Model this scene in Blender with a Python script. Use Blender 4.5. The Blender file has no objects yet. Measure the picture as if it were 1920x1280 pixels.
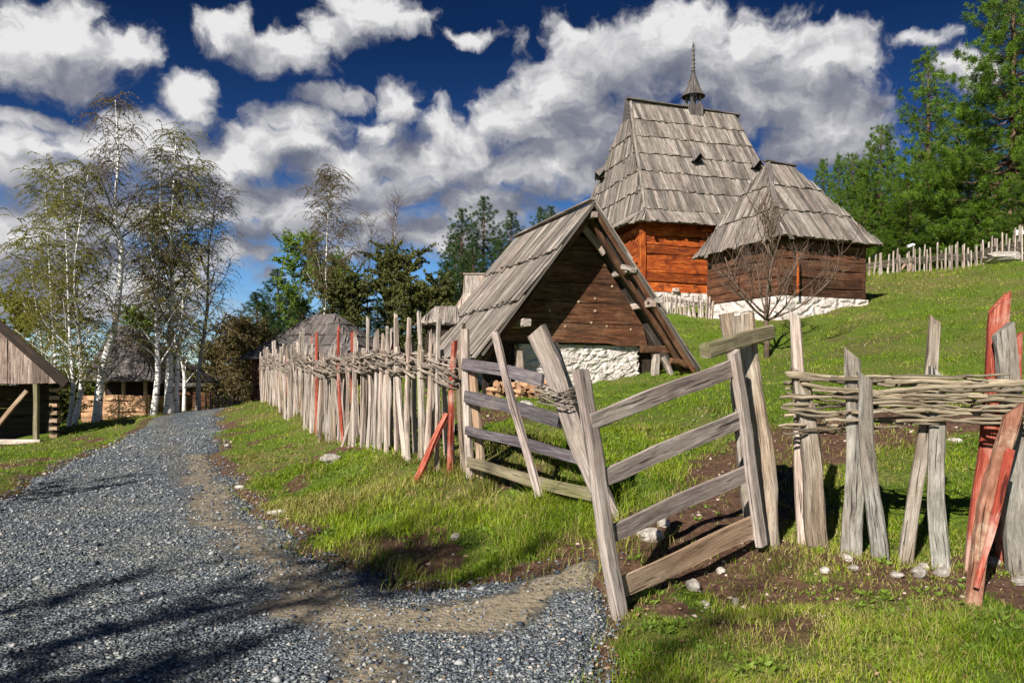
import bpy, math, random
import numpy as np
from mathutils import Vector
R = math.radians
random.seed(7)
rng = np.random.default_rng(11)
S = bpy.context.scene
COL = S.collection

# ---------------------------------------------------------------- camera
F = 1493.3            # focal length in pixels of the 1920 px wide photograph (28 mm)
HY = 730.0            # horizon row
CZ = 1.6
cam = bpy.data.objects.new('camera', bpy.data.cameras.new('camera'))
COL.objects.link(cam)
cam.location = (0, 0, CZ)
cam.rotation_euler = (R(90), 0, 0)
cam.data.lens = 28.0
cam.data.sensor_width = 36
cam.data.shift_y = (HY - 640) / 1920
cam.data.clip_start = .05
cam.data.clip_end = 3000
S.camera = cam
S.view_settings.view_transform = 'Standard'
S.view_settings.look = 'None'
S.view_settings.exposure = 0.55
S.view_settings.gamma = 1

# ---------------------------------------------------------------- sun and sky
SUN_EL, SUN_DIR = R(33), Vector((.50, .866, 0))          # direction in which the light travels, seen from above
d = Vector((SUN_DIR.x * math.cos(SUN_EL), SUN_DIR.y * math.cos(SUN_EL), -math.sin(SUN_EL)))
sun = bpy.data.objects.new('sun', bpy.data.lights.new('sun', 'SUN'))
COL.objects.link(sun)
sun.data.energy = 5.0
sun.data.angle = R(.53)
sun.data.color = (1, .95, .86)
sun.rotation_euler = d.to_track_quat('-Z', 'Y').to_euler()


class G:
    """tiny node-graph helper"""
    def __init__(s, tree):
        s.t = tree; s.n = tree.nodes; s.l = tree.links

    def put(s, sock, v):
        if isinstance(v, bpy.types.NodeSocket): s.l.new(v, sock)
        elif v is not None:
            if isinstance(v, (tuple, list)) and len(v) == 3 and sock.type == 'RGBA': v = (*v, 1)
            sock.default_value = v

    def node(s, typ, ins=None, **kw):
        n = s.n.new(typ)
        for k, v in kw.items(): setattr(n, k, v)
        for k, v in (ins or {}).items(): s.put(n.inputs[k], v)
        return n

    def m(s, op, a, b=None, c=None, clamp=False):
        n = s.n.new('ShaderNodeMath'); n.operation = op; n.use_clamp = clamp
        s.put(n.inputs[0], a)
        if b is not None: s.put(n.inputs[1], b)
        if c is not None: s.put(n.inputs[2], c)
        return n.outputs[0]

    def v(s, op, a, b=None, out=0):
        n = s.n.new('ShaderNodeVectorMath'); n.operation = op
        s.put(n.inputs[0], a)
        if b is not None: s.put(n.inputs[1], b)
        return n.outputs[out]

    def noise(s, vec, scale, detail=4, rough=.55, dist=0, out=0, d2=False):
        n = s.node('ShaderNodeTexNoise', {'Scale': scale, 'Detail': detail, 'Roughness': rough, 'Distortion': dist})
        if d2: n.noise_dimensions = '2D'
        if vec is not None: s.put(n.inputs['Vector'], vec)
        return n.outputs[out]

    def ramp(s, f, stops, interp='LINEAR'):
        n = s.n.new('ShaderNodeValToRGB'); s.put(n.inputs[0], f)
        e = n.color_ramp.elements; n.color_ramp.interpolation = interp
        while len(e) < len(stops): e.new(.5)
        for i, (p, c) in enumerate(stops):
            e[i].position = p; e[i].color = (*c, 1) if len(c) == 3 else c
        return n.outputs[0]

    def rng(s, f, a, b, c=0., d=1., smooth=True):
        n = s.node('ShaderNodeMapRange', {0: f, 1: a, 2: b, 3: c, 4: d})
        if smooth: n.interpolation_type = 'SMOOTHSTEP'
        return n.outputs[0]

    def mix(s, f, a, b, mode='MIX'):
        n = s.n.new('ShaderNodeMix'); n.data_type = 'RGBA'; n.blend_type = mode
        s.put(n.inputs[0], f); s.put(n.inputs[6], a); s.put(n.inputs[7], b)
        return n.outputs[2]


def az_el(px, py):
    a = math.atan((px - 960) / F)
    return a, math.atan((HY - py) / F * math.cos(a))


# clouds of the sky, each (column, row, half width, half height, weight) turned into a direction of the sky
CLOUDS = [(50, 95, 120, 85, 1), (120, 60, 90, 55, 1), (215, 95, 85, 45, 1), (130, 140, 90, 50, .9), (365, 185, 66, 52, 1), (425, 45, 78, 44, .9), (545, 105, 95, 60, 1), (610, 70, 70, 50, .9),
          (700, 30, 130, 60, 1), (770, 50, 90, 40, .8), (880, 75, 50, 18, .6), (610, 190, 85, 22, .9), (535, 225, 80, 42, 1), (740, 200, 55, 55, 1), (700, 245, 60, 30, .8),
          (80, 232, 150, 20, .8), (60, 320, 150, 60, 1), (180, 300, 120, 50, .9), (260, 250, 90, 40, .8), (330, 300, 110, 70, 1), (470, 290, 110, 50, .9), (560, 275, 120, 45, 1), (640, 310, 120, 45, 1),
          (860, 260, 120, 60, 1), (960, 215, 110, 70, 1), (1040, 170, 110, 80, 1), (1130, 110, 130, 85, 1), (1250, 70, 130, 60, 1), (1330, 130, 110, 90, 1), (1420, 90, 90, 60, .9), (1120, 230, 160, 90, 1), (1420, 170, 110, 80, 1),
          (1530, 130, 85, 70, 1), (1600, 125, 60, 55, .9), (1560, 220, 110, 65, 1), (1480, 270, 90, 50, .9), (1600, 270, 80, 40, .9), (800, 300, 150, 45, 1), (950, 310, 190, 45, 1), (480, 370, 150, 50, 1), (640, 360, 110, 45, 1), (560, 430, 200, 40, .9),
          (280, 400, 170, 60, .9), (90, 420, 180, 80, .9), (770, 360, 80, 36, .9), (880, 380, 130, 50, .9), (780, 430, 130, 60, .85), (450, 470, 120, 26, .6), (1010, 350, 90, 35, .7), (120, 540, 260, 70, 1), (60, 480, 160, 60, 1), (330, 590, 160, 40, .8), (260, 480, 120, 40, .8),
          (1815, 140, 46, 34, .9), (1720, 82, 75, 16, .5), (1100, 320, 100, 40, .7), (650, 480, 100, 24, .6), (490, 512, 50, 22, .6), (1480, 30, 80, 20, .4), (1050, 60, 90, 40, .5), (700, 410, 150, 50, .9), (900, 440, 120, 40, .8), (330, 480, 160, 40, .7), (1020, 400, 60, 26, .6), (1640, 60, 60, 16, .4)]
W = bpy.data.worlds.new('World'); S.world = W; W.use_nodes = True
W.node_tree.nodes.clear()
grp = bpy.data.node_groups.new('cloud_density', 'ShaderNodeTree')
grp.interface.new_socket('dir', in_out='INPUT', socket_type='NodeSocketVector')
grp.interface.new_socket('density', in_out='OUTPUT', socket_type='NodeSocketFloat')
g = G(grp)
gi = g.node('NodeGroupInput'); go = g.node('NodeGroupOutput')
p = gi.outputs[0]
acc = None
for (px, py, rx, ry, w) in CLOUDS:
    a, e = az_el(px, py)
    if py < 245 and px < 1000: rx, ry = rx * .84, ry * .84
    q = g.v('MULTIPLY_ADD', p, (F / rx * .80, F / ry * .80, 1)); q.node.inputs[2].default_value = (-a * F / rx * .80, -e * F / ry * .80, 0)
    k = g.m('MULTIPLY_ADD', g.v('LENGTH', q, out=1), -w, w)
    acc = k if acc is None else g.node('ShaderNodeMath', {0: acc, 1: k, 2: .16}, operation='SMOOTH_MAX').outputs[0]
acc = g.m('MAXIMUM', acc, -.35)
n1 = g.m('SUBTRACT', g.noise(g.v('MULTIPLY', p, (1, 1.5, 1)), 13, 5, .52, d2=True), .5)
den = g.m('ADD', acc, g.m('MULTIPLY_ADD', n1, 1.0, -.20))
g.l.new(den, go.inputs[0])

g = G(W.node_tree)
sky = g.node('ShaderNodeTexSky', sky_type='NISHITA', sun_disc=False, sun_elevation=SUN_EL,
             sun_rotation=math.atan2(-SUN_DIR.x, -SUN_DIR.y), air_density=1.0, dust_density=.3, ozone_density=3.0)
tc = g.node('ShaderNodeTexCoord').outputs['Generated']
sx = g.node('ShaderNodeSeparateXYZ', {0: g.v('NORMALIZE', tc)})
X, Y, Z = sx.outputs
az = g.m('ARCTAN2', X, Y)
el = g.m('ARCSINE', Z)
pos = g.node('ShaderNodeCombineXYZ', {0: az, 1: el, 2: 0}).outputs[0]


wv = g.v('SUBTRACT', g.noise(pos, 8, 3, out=1, d2=True), (.5, .5, .5))
wv2 = g.v('SUBTRACT', g.noise(pos, 38, 3, .6, out=1, d2=True), (.5, .5, .5))
wp = g.v('ADD', pos, g.v('ADD', g.v('MULTIPLY', wv, (.07, .05, 0)), g.v('MULTIPLY', wv2, (.022, .016, 0))))


def dens(off):
    n = g.n.new('ShaderNodeGroup'); n.node_tree = grp
    g.put(n.inputs[0], g.v('ADD', wp, off) if off else wp)
    return n.outputs[0]


fine = g.m('SUBTRACT', g.noise(wp, 30, 6, .62, d2=True), .5)
fine2 = g.m('SUBTRACT', g.noise(g.v('ADD', wp, (-.003, .012, 0)), 30, 4, .6, d2=True), .5)
dA = dens(None)
d1 = dens((-.012, .042, 0))
d0 = g.m('MULTIPLY_ADD', fine, .65, dA)
cover = g.rng(d0, -.10, .36)
shade = g.m('ADD', g.m('SUBTRACT', dA, d1), g.m('MULTIPLY', g.m('SUBTRACT', fine, fine2), .45))
thick = g.rng(d1, .0, .75)
soft = g.m('SUBTRACT', g.noise(g.v('MULTIPLY', wp, (1, 1.8, 1)), 12, 4, .6, d2=True), .5)
lit = g.m('ADD', g.m('MULTIPLY_ADD', shade, .60, .58), g.m('SUBTRACT', g.m('MULTIPLY', soft, 1.45), g.m('MULTIPLY', thick, .26)), clamp=True)
low = g.rng(el, .03, .20, 1, 0)
lit = g.m('ADD', lit, g.m('MULTIPLY', low, .12), clamp=True)
ccol = g.ramp(lit, [(0, (.15, .165, .215)), (.30, (.23, .24, .285)), (.6, (.40, .405, .43)), (.85, (.60, .595, .60)), (1, (.76, .75, .74))])
deep = g.ramp(g.m('DIVIDE', el, .55, clamp=True), [(0, (.95, 1.05, 1.15)), (.25, (.46, .72, 1.0)), (.5, (.09, .20, .40)), (.75, (.035, .10, .22)), (1, (.03, .09, .2))])
skyc = g.mix(1, sky.outputs[0], deep, 'MULTIPLY')
skyv = g.v('SCALE', skyc); skyv.node.inputs['Scale'].default_value = .078
cld = g.v('MULTIPLY', ccol, (.74, .74, .75))
fin = g.mix(cover, skyv, cld)
bg = g.node('ShaderNodeBackground', {'Color': fin, 'Strength': 1.0})
g.l.new(bg.outputs[0], g.node('ShaderNodeOutputWorld').inputs[0])
W.cycles.sampling_method = 'MANUAL'; W.cycles.sample_map_resolution = 256

# ---------------------------------------------------------------- bookkeeping
def T(name, label, cat, loc=(0, 0, 0), group=None):
    o = bpy.data.objects.new(name, None); COL.objects.link(o)
    o.location = loc; o['label'] = label; o['category'] = cat
    o.empty_display_size = .2
    if group: o['group'] = group
    return o


def tag(o, label, cat, group=None, kind=None):
    o['label'] = label; o['category'] = cat
    if group: o['group'] = group
    if kind: o['kind'] = kind
    return o


def rootloc(o):
    v = Vector((0, 0, 0))
    while o is not None:
        v += o.location; o = o.parent
    return v


def link(name, me, mat, parent=None, label=None):
    o = bpy.data.objects.new(name, me); COL.objects.link(o)
    if mat is not None and not me.materials: me.materials.append(mat)
    if parent is not None:
        o.parent = parent
        off = rootloc(parent)
        if off.length > 1e-6:
            n = len(me.vertices); a = np.empty(n * 3, 'f'); me.vertices.foreach_get('co', a)
            a = a.reshape(-1, 3) - np.array(off, 'f'); me.vertices.foreach_set('co', a.ravel()); me.update()
    if label: o['label'] = label
    return o


def copy_tree(o, parent=None):
    c = o.copy(); COL.objects.link(c); c.parent = parent
    for ch in list(o.children): copy_tree(ch, c)
    return c


def npmesh(name, V, Fc, attrs=None, uv=None, smooth=False):
    """V (n,3); Fc (m,k) all faces with k corners; attrs {name: per-face float array}"""
    me = bpy.data.meshes.new(name)
    V = np.asarray(V, 'f'); Fc = np.asarray(Fc, 'i'); m, k = Fc.shape
    me.vertices.add(len(V)); me.vertices.foreach_set('co', V.ravel())
    me.loops.add(m * k); me.loops.foreach_set('vertex_index', Fc.ravel())
    me.polygons.add(m); me.polygons.foreach_set('loop_start', np.arange(0, m * k, k, dtype='i'))
    me.polygons.foreach_set('loop_total', np.full(m, k, 'i'))
    if smooth: me.polygons.foreach_set('use_smooth', np.ones(m, bool))
    for an, av in (attrs or {}).items():
        dom = 'FACE' if len(av) == m and len(av) != len(V) else 'POINT'
        at = me.attributes.new(an, 'FLOAT', dom); at.data.foreach_set('value', np.asarray(av, 'f'))
    if uv is not None:
        l = me.uv_layers.new(name='UVMap'); l.data.foreach_set('uv', np.asarray(uv, 'f')[Fc.ravel()].ravel())
    me.update(calc_edges=True)
    return me


class MB:
    """collects boards, beams, sticks and stones into one mesh"""
    def __init__(s): s.V = []; s.F = []; s.UV = []; s.A = []; s.SM = []

    def face(s, idx, uvs, r, sm=False):
        s.F.append(idx); s.UV.extend(uvs); s.A.append(r); s.SM.append(sm)

    def rings(s, rings, vs, closed_uv, r, cap=True, sm=False, uo=None):
        """rings: list of lists of points (same count); vs: v coordinate per ring"""
        if uo is None: uo = random.random() * 50
        vo = random.random() * 50
        n = len(rings[0]); b = len(s.V)
        for ri in rings: s.V.extend(ri)
        for i in range(len(rings) - 1):
            for j in range(n):
                j2 = (j + 1) % n
                u0 = closed_uv[j] + uo; u1 = closed_uv[j + 1] + uo
                s.face([b + i * n + j, b + i * n + j2, b + (i + 1) * n + j2, b + (i + 1) * n + j],
                       [(u0, vs[i] + vo), (u1, vs[i] + vo), (u1, vs[i + 1] + vo), (u0, vs[i + 1] + vo)], r, sm)
        if cap:
            for k, rev in ((0, True), (len(rings) - 1, False)):
                idx = [b + k * n + j for j in range(n)]
                if rev: idx.reverse()
                s.face(idx, [(uo + closed_uv[j], vo + vs[k] + .02 * ((j * 7) % 3)) for j in range(n)], r)

    def beam(s, p0, p1, w, t, nrm=(0, -1, 0), seg=5, jit=.004, w1=None, t1=None, bend=0., bendn=0., cut=0., ch=.18, r=None, mid=None):
        """rough plank: w across, t along nrm; slight bends, chamfered, uneven"""
        p0 = Vector(p0); p1 = Vector(p1); ax = p1 - p0; L = ax.length; ax.normalize()
        nr = Vector(nrm); sd = ax.cross(nr); sd.normalize(); nr = sd.cross(ax); nr.normalize()
        w1 = w if w1 is None else w1; t1 = t if t1 is None else t1
        r = random.random() if r is None else r
        rings = []; vs = []
        ph = random.random() * 6
        lo = [(random.uniform(-1, 1), random.uniform(-1, 1)) for _ in range(8)]
        for i in range(seg + 1):
            f = i / seg
            hw = (w + (w1 - w) * f) / 2; ht = (t + (t1 - t) * f) / 2
            c = p0 + ax * (L * f) + sd * (bend * math.sin(math.pi * f) + jit * 1.5 * math.sin(ph + f * 7)) + nr * (bendn * math.sin(math.pi * f))
            cx, cy = hw * ch, ht * ch * 1.6
            pts = [(-hw + cx, -ht), (hw - cx, -ht), (hw, -ht + cy), (hw, ht - cy), (hw - cx, ht), (-hw + cx, ht), (-hw, ht - cy), (-hw, -ht + cy)]
            ring = []
            for j, (a, b_) in enumerate(pts):
                a += jit * (lo[j][0] * .7 + random.uniform(-.6, .6)); b_ += jit * (lo[j][1] * .7 + random.uniform(-.5, .5))
                q = c + sd * a + nr * b_
                if i == seg and cut: q = q + ax * (cut * a / max(hw, 1e-4) / 2 + random.uniform(-1, 1) * abs(cut) * .12)
                ring.append(q)
            rings.append(ring); vs.append(L * f)
        uvp = [0, w * .8, w * .8 + .2 * t, w * .8 + t, w + t, w * 1.8 + t, w * 2 + t, w * 2 + 2 * t, w * 2.2 + 2 * t]
        s.rings(rings, vs, uvp, r)

    def box(s, p0, p1, w, t, nrm=(0, -1, 0), r=None):
        """clean four-sided piece"""
        p0 = Vector(p0); p1 = Vector(p1); ax = p1 - p0; L = ax.length; ax.normalize()
        nr = Vector(nrm); sd = ax.cross(nr); sd.normalize(); nr = sd.cross(ax)
        rings = [[q + sd * a * w / 2 + nr * b * t / 2 for a, b in ((-1, -1), (1, -1), (1, 1), (-1, 1))] for q in (p0, p1)]
        s.rings(rings, [0, L], [0, w, w + t, 2 * w + t, 2 * w + 2 * t], random.random() if r is None else r)

    def quadboard(s, a, b, c, d_, th, nrm, r=None):
        """board from four corners (a,b low edge; c,d high edge), thickness th along nrm"""
        nrm = Vector(nrm) * th
        r = random.random() if r is None else r
        lo = [a, b, b + nrm, a + nrm]; hi = [d_, c, c + nrm, d_ + nrm]
        w = (b - a).length
        s.rings([lo, hi], [0, ((d_ - a).length)], [0, w, w + th, 2 * w + th, 2 * w + 2 * th], r)

    def tube(s, pts, rad, sides=6, r=None, sm=True, jit=0., uvs=1.):
        r = random.random() if r is None else r
        pts = [Vector(p) for p in pts]; n = len(pts)
        if not hasattr(rad, '__len__'): rad = [rad] * n
        t0 = (pts[1] - pts[0]).normalized()
        up = Vector((0, 0, 1)) if abs(t0.z) < .9 else Vector((1, 0, 0))
        x = t0.cross(up).normalized(); rings = []; vs = []; L = 0
        for i in range(n):
            t = (pts[min(i + 1, n - 1)] - pts[max(i - 1, 0)])
            t = t.normalized() if t.length > 1e-9 else t0
            x = (x - t * x.dot(t)).normalized(); y = t.cross(x)
            if i: L += (pts[i] - pts[i - 1]).length
            ring = []
            for j in range(sides):
                a = 2 * math.pi * j / sides
                rr = rad[i] * (1 + (random.uniform(-jit, jit) if jit else 0))
                ring.append(pts[i] + x * (math.cos(a) * rr) + y * (math.sin(a) * rr))
            rings.append(ring); vs.append(L)
        s.rings(rings, vs, [2 * math.pi * max(rad[0], .004) * j / sides * uvs for j in range(sides + 1)], r, sm=sm)

    def disc(s, c, nrm, rad, th, r=None, n=10):
        c = Vector(c); s.tube([c, c + Vector(nrm).normalized() * th], [rad, rad * .85], n, r, sm=False)

    def stone(s, c, sx, sy, sz, seed=0, r=None, rot=0.):
        rs = random.Random(seed); r = rs.random() if r is None else r
        b = len(s.V); c = Vector(c); nu, nv = 9, 6
        ks = [(Vector((rs.gauss(0, 1), rs.gauss(0, 1), rs.gauss(0, 1))).normalized(), rs.uniform(.62, .95)) for _ in range(9)]
        cr, sr = math.cos(rot), math.sin(rot)

        def sh(v):
            m_ = 1.0
            for k, dd in ks:
                q = v.dot(k)
                if q > 1e-3: m_ = min(m_, dd / q)
            v = v * m_; v = Vector((v.x * sx, v.y * sy, v.z * sz))
            return c + Vector((v.x * cr - v.y * sr, v.x * sr + v.y * cr, v.z))
        s.V.append(sh(Vector((0, 0, -1))))
        for i in range(1, nv):
            th = math.pi * i / nv
            for j in range(nu):
                a = 2 * math.pi * (j + .5 * (i % 2)) / nu
                s.V.append(sh(Vector((math.sin(th) * math.cos(a), math.sin(th) * math.sin(a), -math.cos(th)))))
        s.V.append(sh(Vector((0, 0, 1))))
        top = len(s.V) - 1
        for j in range(nu):
            j2 = (j + 1) % nu
            s.face([b, b + 1 + j2, b + 1 + j], [(0, 0)] * 3, r)
            s.face([top, b + 1 + (nv - 2) * nu + j, b + 1 + (nv - 2) * nu + j2], [(0, 0)] * 3, r)
            for i in range(nv - 2):
                q = b + 1 + i * nu
                s.face([q + j, q + j2, q + nu + j2, q + nu + j], [(0, 0)] * 4, r)

    def build(s, name, mat, parent=None, label=None):
        me = bpy.data.meshes.new(name)
        me.from_pydata(s.V, [], s.F)
        uv = me.uv_layers.new(name='UVMap')
        flat = np.array(s.UV, 'f').ravel(); uv.data.foreach_set('uv', flat)
        at = me.attributes.new('rnd', 'FLOAT', 'FACE'); at.data.foreach_set('value', np.array(s.A, 'f'))
        me.polygons.foreach_set('use_smooth', np.array(s.SM, bool))
        me.update()
        return link(name, me, mat, parent, label)


# ---------------------------------------------------------------- materials
def newmat(name):
    m = bpy.data.materials.new(name); m.use_nodes = True; m.node_tree.nodes.clear()
    g = G(m.node_tree)
    b = g.node('ShaderNodeBsdfPrincipled', {'Roughness': .85})
    b.inputs['Specular IOR Level'].default_value = .25
    o = g.node('ShaderNodeOutputMaterial'); g.l.new(b.outputs[0], o.inputs[0])
    return m, g, b


def rnd(g): return g.node('ShaderNodeAttribute', attribute_name='rnd').outputs['Fac']


def bump(g, b, h, strength, dist):
    n = g.node('ShaderNodeBump', {'Height': h, 'Strength': strength, 'Distance': dist}); g.l.new(n.outputs[0], b.inputs['Normal'])


def wood(name, c0, c1, c2, var=.5, stain=None, stain_amt=.5, bumpd=.006, gs=(55, 2.2), contrast=(.37, .63), tint=None, coarse=(9, .8)):
    """grain runs along v of the UV map; c0 dark cracks, c1 body, c2 pale"""
    m, g, b = newmat(name)
    uv = g.node('ShaderNodeTexCoord').outputs['UV']; ob = g.node('ShaderNodeTexCoord').outputs['Object']
    wob = g.v('MULTIPLY', g.v('SUBTRACT', g.noise(uv, 2.5, 2, out=1), (.5, .5, .5)), (.035, .0, 0))
    uw = g.v('ADD', uv, wob)
    f1 = g.noise(g.v('MULTIPLY', uw, (gs[0], gs[1], 1)), 1, 7, .68)
    f2 = g.noise(g.v('MULTIPLY', uw, (coarse[0], coarse[1], 1)), 1, 4, .6)
    f3 = g.noise(g.v('MULTIPLY', uw, (gs[0] * 4.5, gs[1] * 3.5, 1)), 1, 4, .7)
    f = g.m('ADD', g.m('MULTIPLY', f1, .46), g.m('ADD', g.m('MULTIPLY', f2, .26), g.m('MULTIPLY', f3, .28)))
    k = g.rng(f, contrast[0], contrast[1], 0, 1, False)
    col = g.ramp(k, [(0, c0), (.26, tuple(a * .5 + c * .5 for a, c in zip(c0, c1))), (.52, c1), (1, c2)])
    crk = g.noise(g.v('MULTIPLY', uw, (46, 1.3, 1)), 1, 3, .55)
    crack = g.m('MAXIMUM', g.rng(crk, .33, .38, 1, 0), g.rng(g.noise(g.v('MULTIPLY', uw, (21, .75, 1)), 1, 2, .5), .27, .31, 1, 0))
    pit = g.rng(g.noise(g.v('MULTIPLY', uw, (30, 11, 1)), 1, 4, .65), .64, .70)
    vk = g.node('ShaderNodeTexVoronoi', {'Vector': g.v('MULTIPLY', uw, (7, 1.7, 1)), 'Scale': 1})
    kn = g.m('MULTIPLY', g.rng(vk.outputs['Distance'], .09, .20, 1, 0), g.rng(g.node('ShaderNodeSeparateColor', {0: vk.outputs['Color']}).outputs[0], .55, .6, 0, 1))
    ring = g.m('MULTIPLY', kn, g.m('MULTIPLY_ADD', g.m('SINE', g.m('MULTIPLY', vk.outputs['Distance'], 110)), .3, .6))
    col = g.mix(ring, col, tuple(v * .6 + u * .15 for v, u in zip(c0, c1)))
    blot = g.noise(g.v('MULTIPLY', uv, (6, 1.6, 1)), 1, 5, .65)
    col = g.mix(g.rng(blot, .54, .68, 0, .5), col, tuple(v * .6 + u * .35 for v, u in zip(c0, c1)))
    col = g.mix(g.m('MULTIPLY', pit, .45), col, tuple(v * .8 for v in c0))
    col = g.mix(g.m('MULTIPLY', crack, .85), col, tuple(v * .3 for v in c0))
    r_ = rnd(g)
    val = g.m('MULTIPLY_ADD', r_, var, 1 - var / 2)
    col = g.v('SCALE', col); col.node.inputs['Scale'].default_value = 1; g.l.new(val, col.node.inputs['Scale'])
    if tint:
        hue = g.noise(g.v('ADD', g.v('MULTIPLY', uv, (1.5, .6, 1)), (3, 9, 1)), 1, 3)
        col = g.mix(g.rng(hue, .42, .62, 0, tint[1]), col, g.mix(1, col, tint[0], 'MULTIPLY'))
    if stain:
        st = g.noise(ob, 2.2, 5, .65)
        col = g.mix(g.rng(st, .5, .66, 0, stain_amt), col, stain)
    g.put(b.inputs['Base Color'], col)
    bump(g, b, g.m('SUBTRACT', f, g.m('MULTIPLY', crack, .45)), 1., bumpd * 1.6)
    return m


M = {}
M['grey'] = wood('weathered_wood', (.075, .052, .042), (.46, .385, .335), (.80, .71, .64), .5, (.24, .22, .15), .4, tint=((.82, .70, .64), .8))
M['gate'] = wood('gate_wood', (.07, .05, .045), (.36, .30, .265), (.66, .575, .52), .3, (.30, .23, .16), .35, tint=((.88, .80, .82), .7))
M['rail'] = wood('dark_rail_wood', (.022, .018, .022), (.125, .108, .115), (.31, .275, .28), .3, (.30, .26, .22), .3, tint=((.92, .84, .95), .5))
M['railtan'] = wood('tan_rail_wood', (.10, .06, .04), (.42, .30, .205), (.62, .48, .35), .25, tint=((.85, .7, .6), .5))
M['mossrail'] = wood('moss_rail_wood', (.05, .04, .025), (.22, .185, .115), (.42, .36, .25), .25, (.16, .17, .05), .5)
M['post'] = wood('split_post_wood', (.05, .038, .03), (.37, .315, .26), (.68, .61, .52), .35, (.20, .15, .10), .6, bumpd=.014, gs=(34, 1.8), tint=((.78, .66, .56), .9))
M['lichen'] = wood('lichen_post_wood', (.05, .043, .038), (.33, .31, .275), (.62, .59, .53), .4, (.21, .20, .16), .75, bumpd=.012, gs=(30, 3.5), tint=((.74, .64, .58), .8))
M['red'] = wood('fresh_red_wood', (.13, .02, .012), (.35, .062, .036), (.66, .29, .20), .45, (.56, .36, .29), .85, bumpd=.008, contrast=(.37, .63))
M['bark'] = wood('peeling_bark', (.09, .03, .018), (.27, .12, .075), (.46, .26, .18), .3, (.60, .46, .32), .75, bumpd=.02, gs=(22, 4))
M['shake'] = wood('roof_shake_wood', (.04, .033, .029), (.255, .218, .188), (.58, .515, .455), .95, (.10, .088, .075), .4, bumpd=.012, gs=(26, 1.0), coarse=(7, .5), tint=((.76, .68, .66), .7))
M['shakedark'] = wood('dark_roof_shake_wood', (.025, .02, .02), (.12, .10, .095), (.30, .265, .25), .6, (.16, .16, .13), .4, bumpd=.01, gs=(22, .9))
M['gable'] = wood('dark_gable_board', (.012, .006, .004), (.10, .048, .026), (.33, .175, .095), .45, (.26, .14, .075), .4, bumpd=.014, gs=(42, 1.4), tint=((1.2, .8, .6), .5))
M['orange'] = wood('resin_orange_log', (.05, .008, .003), (.44, .085, .014), (.78, .30, .06), .8, (.10, .018, .008), .75, bumpd=.018, gs=(24, 1.2), coarse=(4, 1.4), contrast=(.38, .64))
M['brownlog'] = wood('brown_log', (.012, .006, .004), (.095, .038, .020), (.26, .12, .06), .7, (.17, .10, .06), .35, bumpd=.014, gs=(24, 1.2))
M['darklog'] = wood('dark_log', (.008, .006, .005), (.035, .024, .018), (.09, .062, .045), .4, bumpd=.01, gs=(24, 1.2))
M['osier'] = wood('woven_osier', (.04, .028, .022), (.225, .18, .145), (.52, .44, .37), 1.0, (.12, .085, .06), .45, bumpd=.004, gs=(90, 5))
M['stick'] = wood('wattle_stick', (.05, .036, .022), (.26, .21, .145), (.56, .475, .35), .9, (.12, .08, .05), .6, bumpd=.005, gs=(80, 5))
M['cutwood'] = wood('cut_firewood', (.20, .09, .045), (.52, .30, .17), (.74, .52, .34), .6, (.30, .12, .06), .5)
M['shedboard'] = wood('vertical_gable_board', (.05, .03, .025), (.23, .17, .14), (.46, .37, .32), 1.1, (.08, .04, .03), .6, bumpd=.014, gs=(24, 1.0), coarse=(6, .6))  # weathered boards of the shed gable, tone varies from board to board


def stonemat(name, base, dark, warm, scale=2.6, bd=.05, gap=.05):
    m, g, b = newmat(name)
    ob = g.node('ShaderNodeTexCoord').outputs['Object']
    w = g.v('ADD', ob, g.v('MULTIPLY', g.noise(ob, 2.2, 4, out=1), (.30, .30, .30)))
    w = g.v('MULTIPLY', w, (1, 1, 1.7))
    vo = g.node('ShaderNodeTexVoronoi', {'Vector': w, 'Scale': scale}, feature='DISTANCE_TO_EDGE').outputs[0]
    vc = g.node('ShaderNodeTexVoronoi', {'Vector': w, 'Scale': scale}).outputs['Color']
    edge = g.rng(vo, 0, gap, 1, 0)
    brk = g.rng(g.noise(ob, 1.8, 3), .46, .6)
    edge = g.m('MULTIPLY', edge, brk)
    n = g.noise(ob, 9, 8, .65)
    col = g.mix(g.rng(n, .35, .7), warm, base)
    col = g.mix(g.m('MULTIPLY', g.node('ShaderNodeSeparateColor', {0: vc}).outputs[0], .3), col, warm)
    col = g.mix(g.m('MULTIPLY', edge, .55), col, dark)
    g.put(b.inputs['Base Color'], col)
    h = g.m('ADD', g.rng(vo, 0, .22), g.m('MULTIPLY', n, .6))
    bump(g, b, h, .8, bd)
    return m


M['plaster'] = stonemat('limewashed_stone', (.72, .69, .65), (.20, .16, .13), (.60, .52, .46), 2.2, .06, .035)
M['limewash'] = stonemat('limewashed_foundation', (.76, .71, .67), (.34, .26, .22), (.66, .55, .50), 1.6, .07, .03)
M['rubble'] = stonemat('warm_rubble', (.40, .31, .23), (.16, .11, .08), (.46, .32, .22), 4.5, .04, .04)


def plain(name, col, var=.5, rough=.9, nscale=8, bd=.01, c2=None):
    m, g, b = newmat(name)
    ob = g.node('ShaderNodeTexCoord').outputs['Object']
    n = g.noise(ob, nscale, 6, .6)
    cc = g.mix(g.rng(n, .3, .7), tuple(v * .6 for v in col), c2 or tuple(min(1, v * 1.25) for v in col))
    val = g.m('MULTIPLY_ADD', rnd(g), var, 1 - var / 2)
    cc = g.v('SCALE', cc); g.l.new(val, cc.node.inputs['Scale'])
    g.put(b.inputs['Base Color'], cc); b.inputs['Roughness'].default_value = rough
    bump(g, b, n, .7, bd)
    return m


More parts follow.
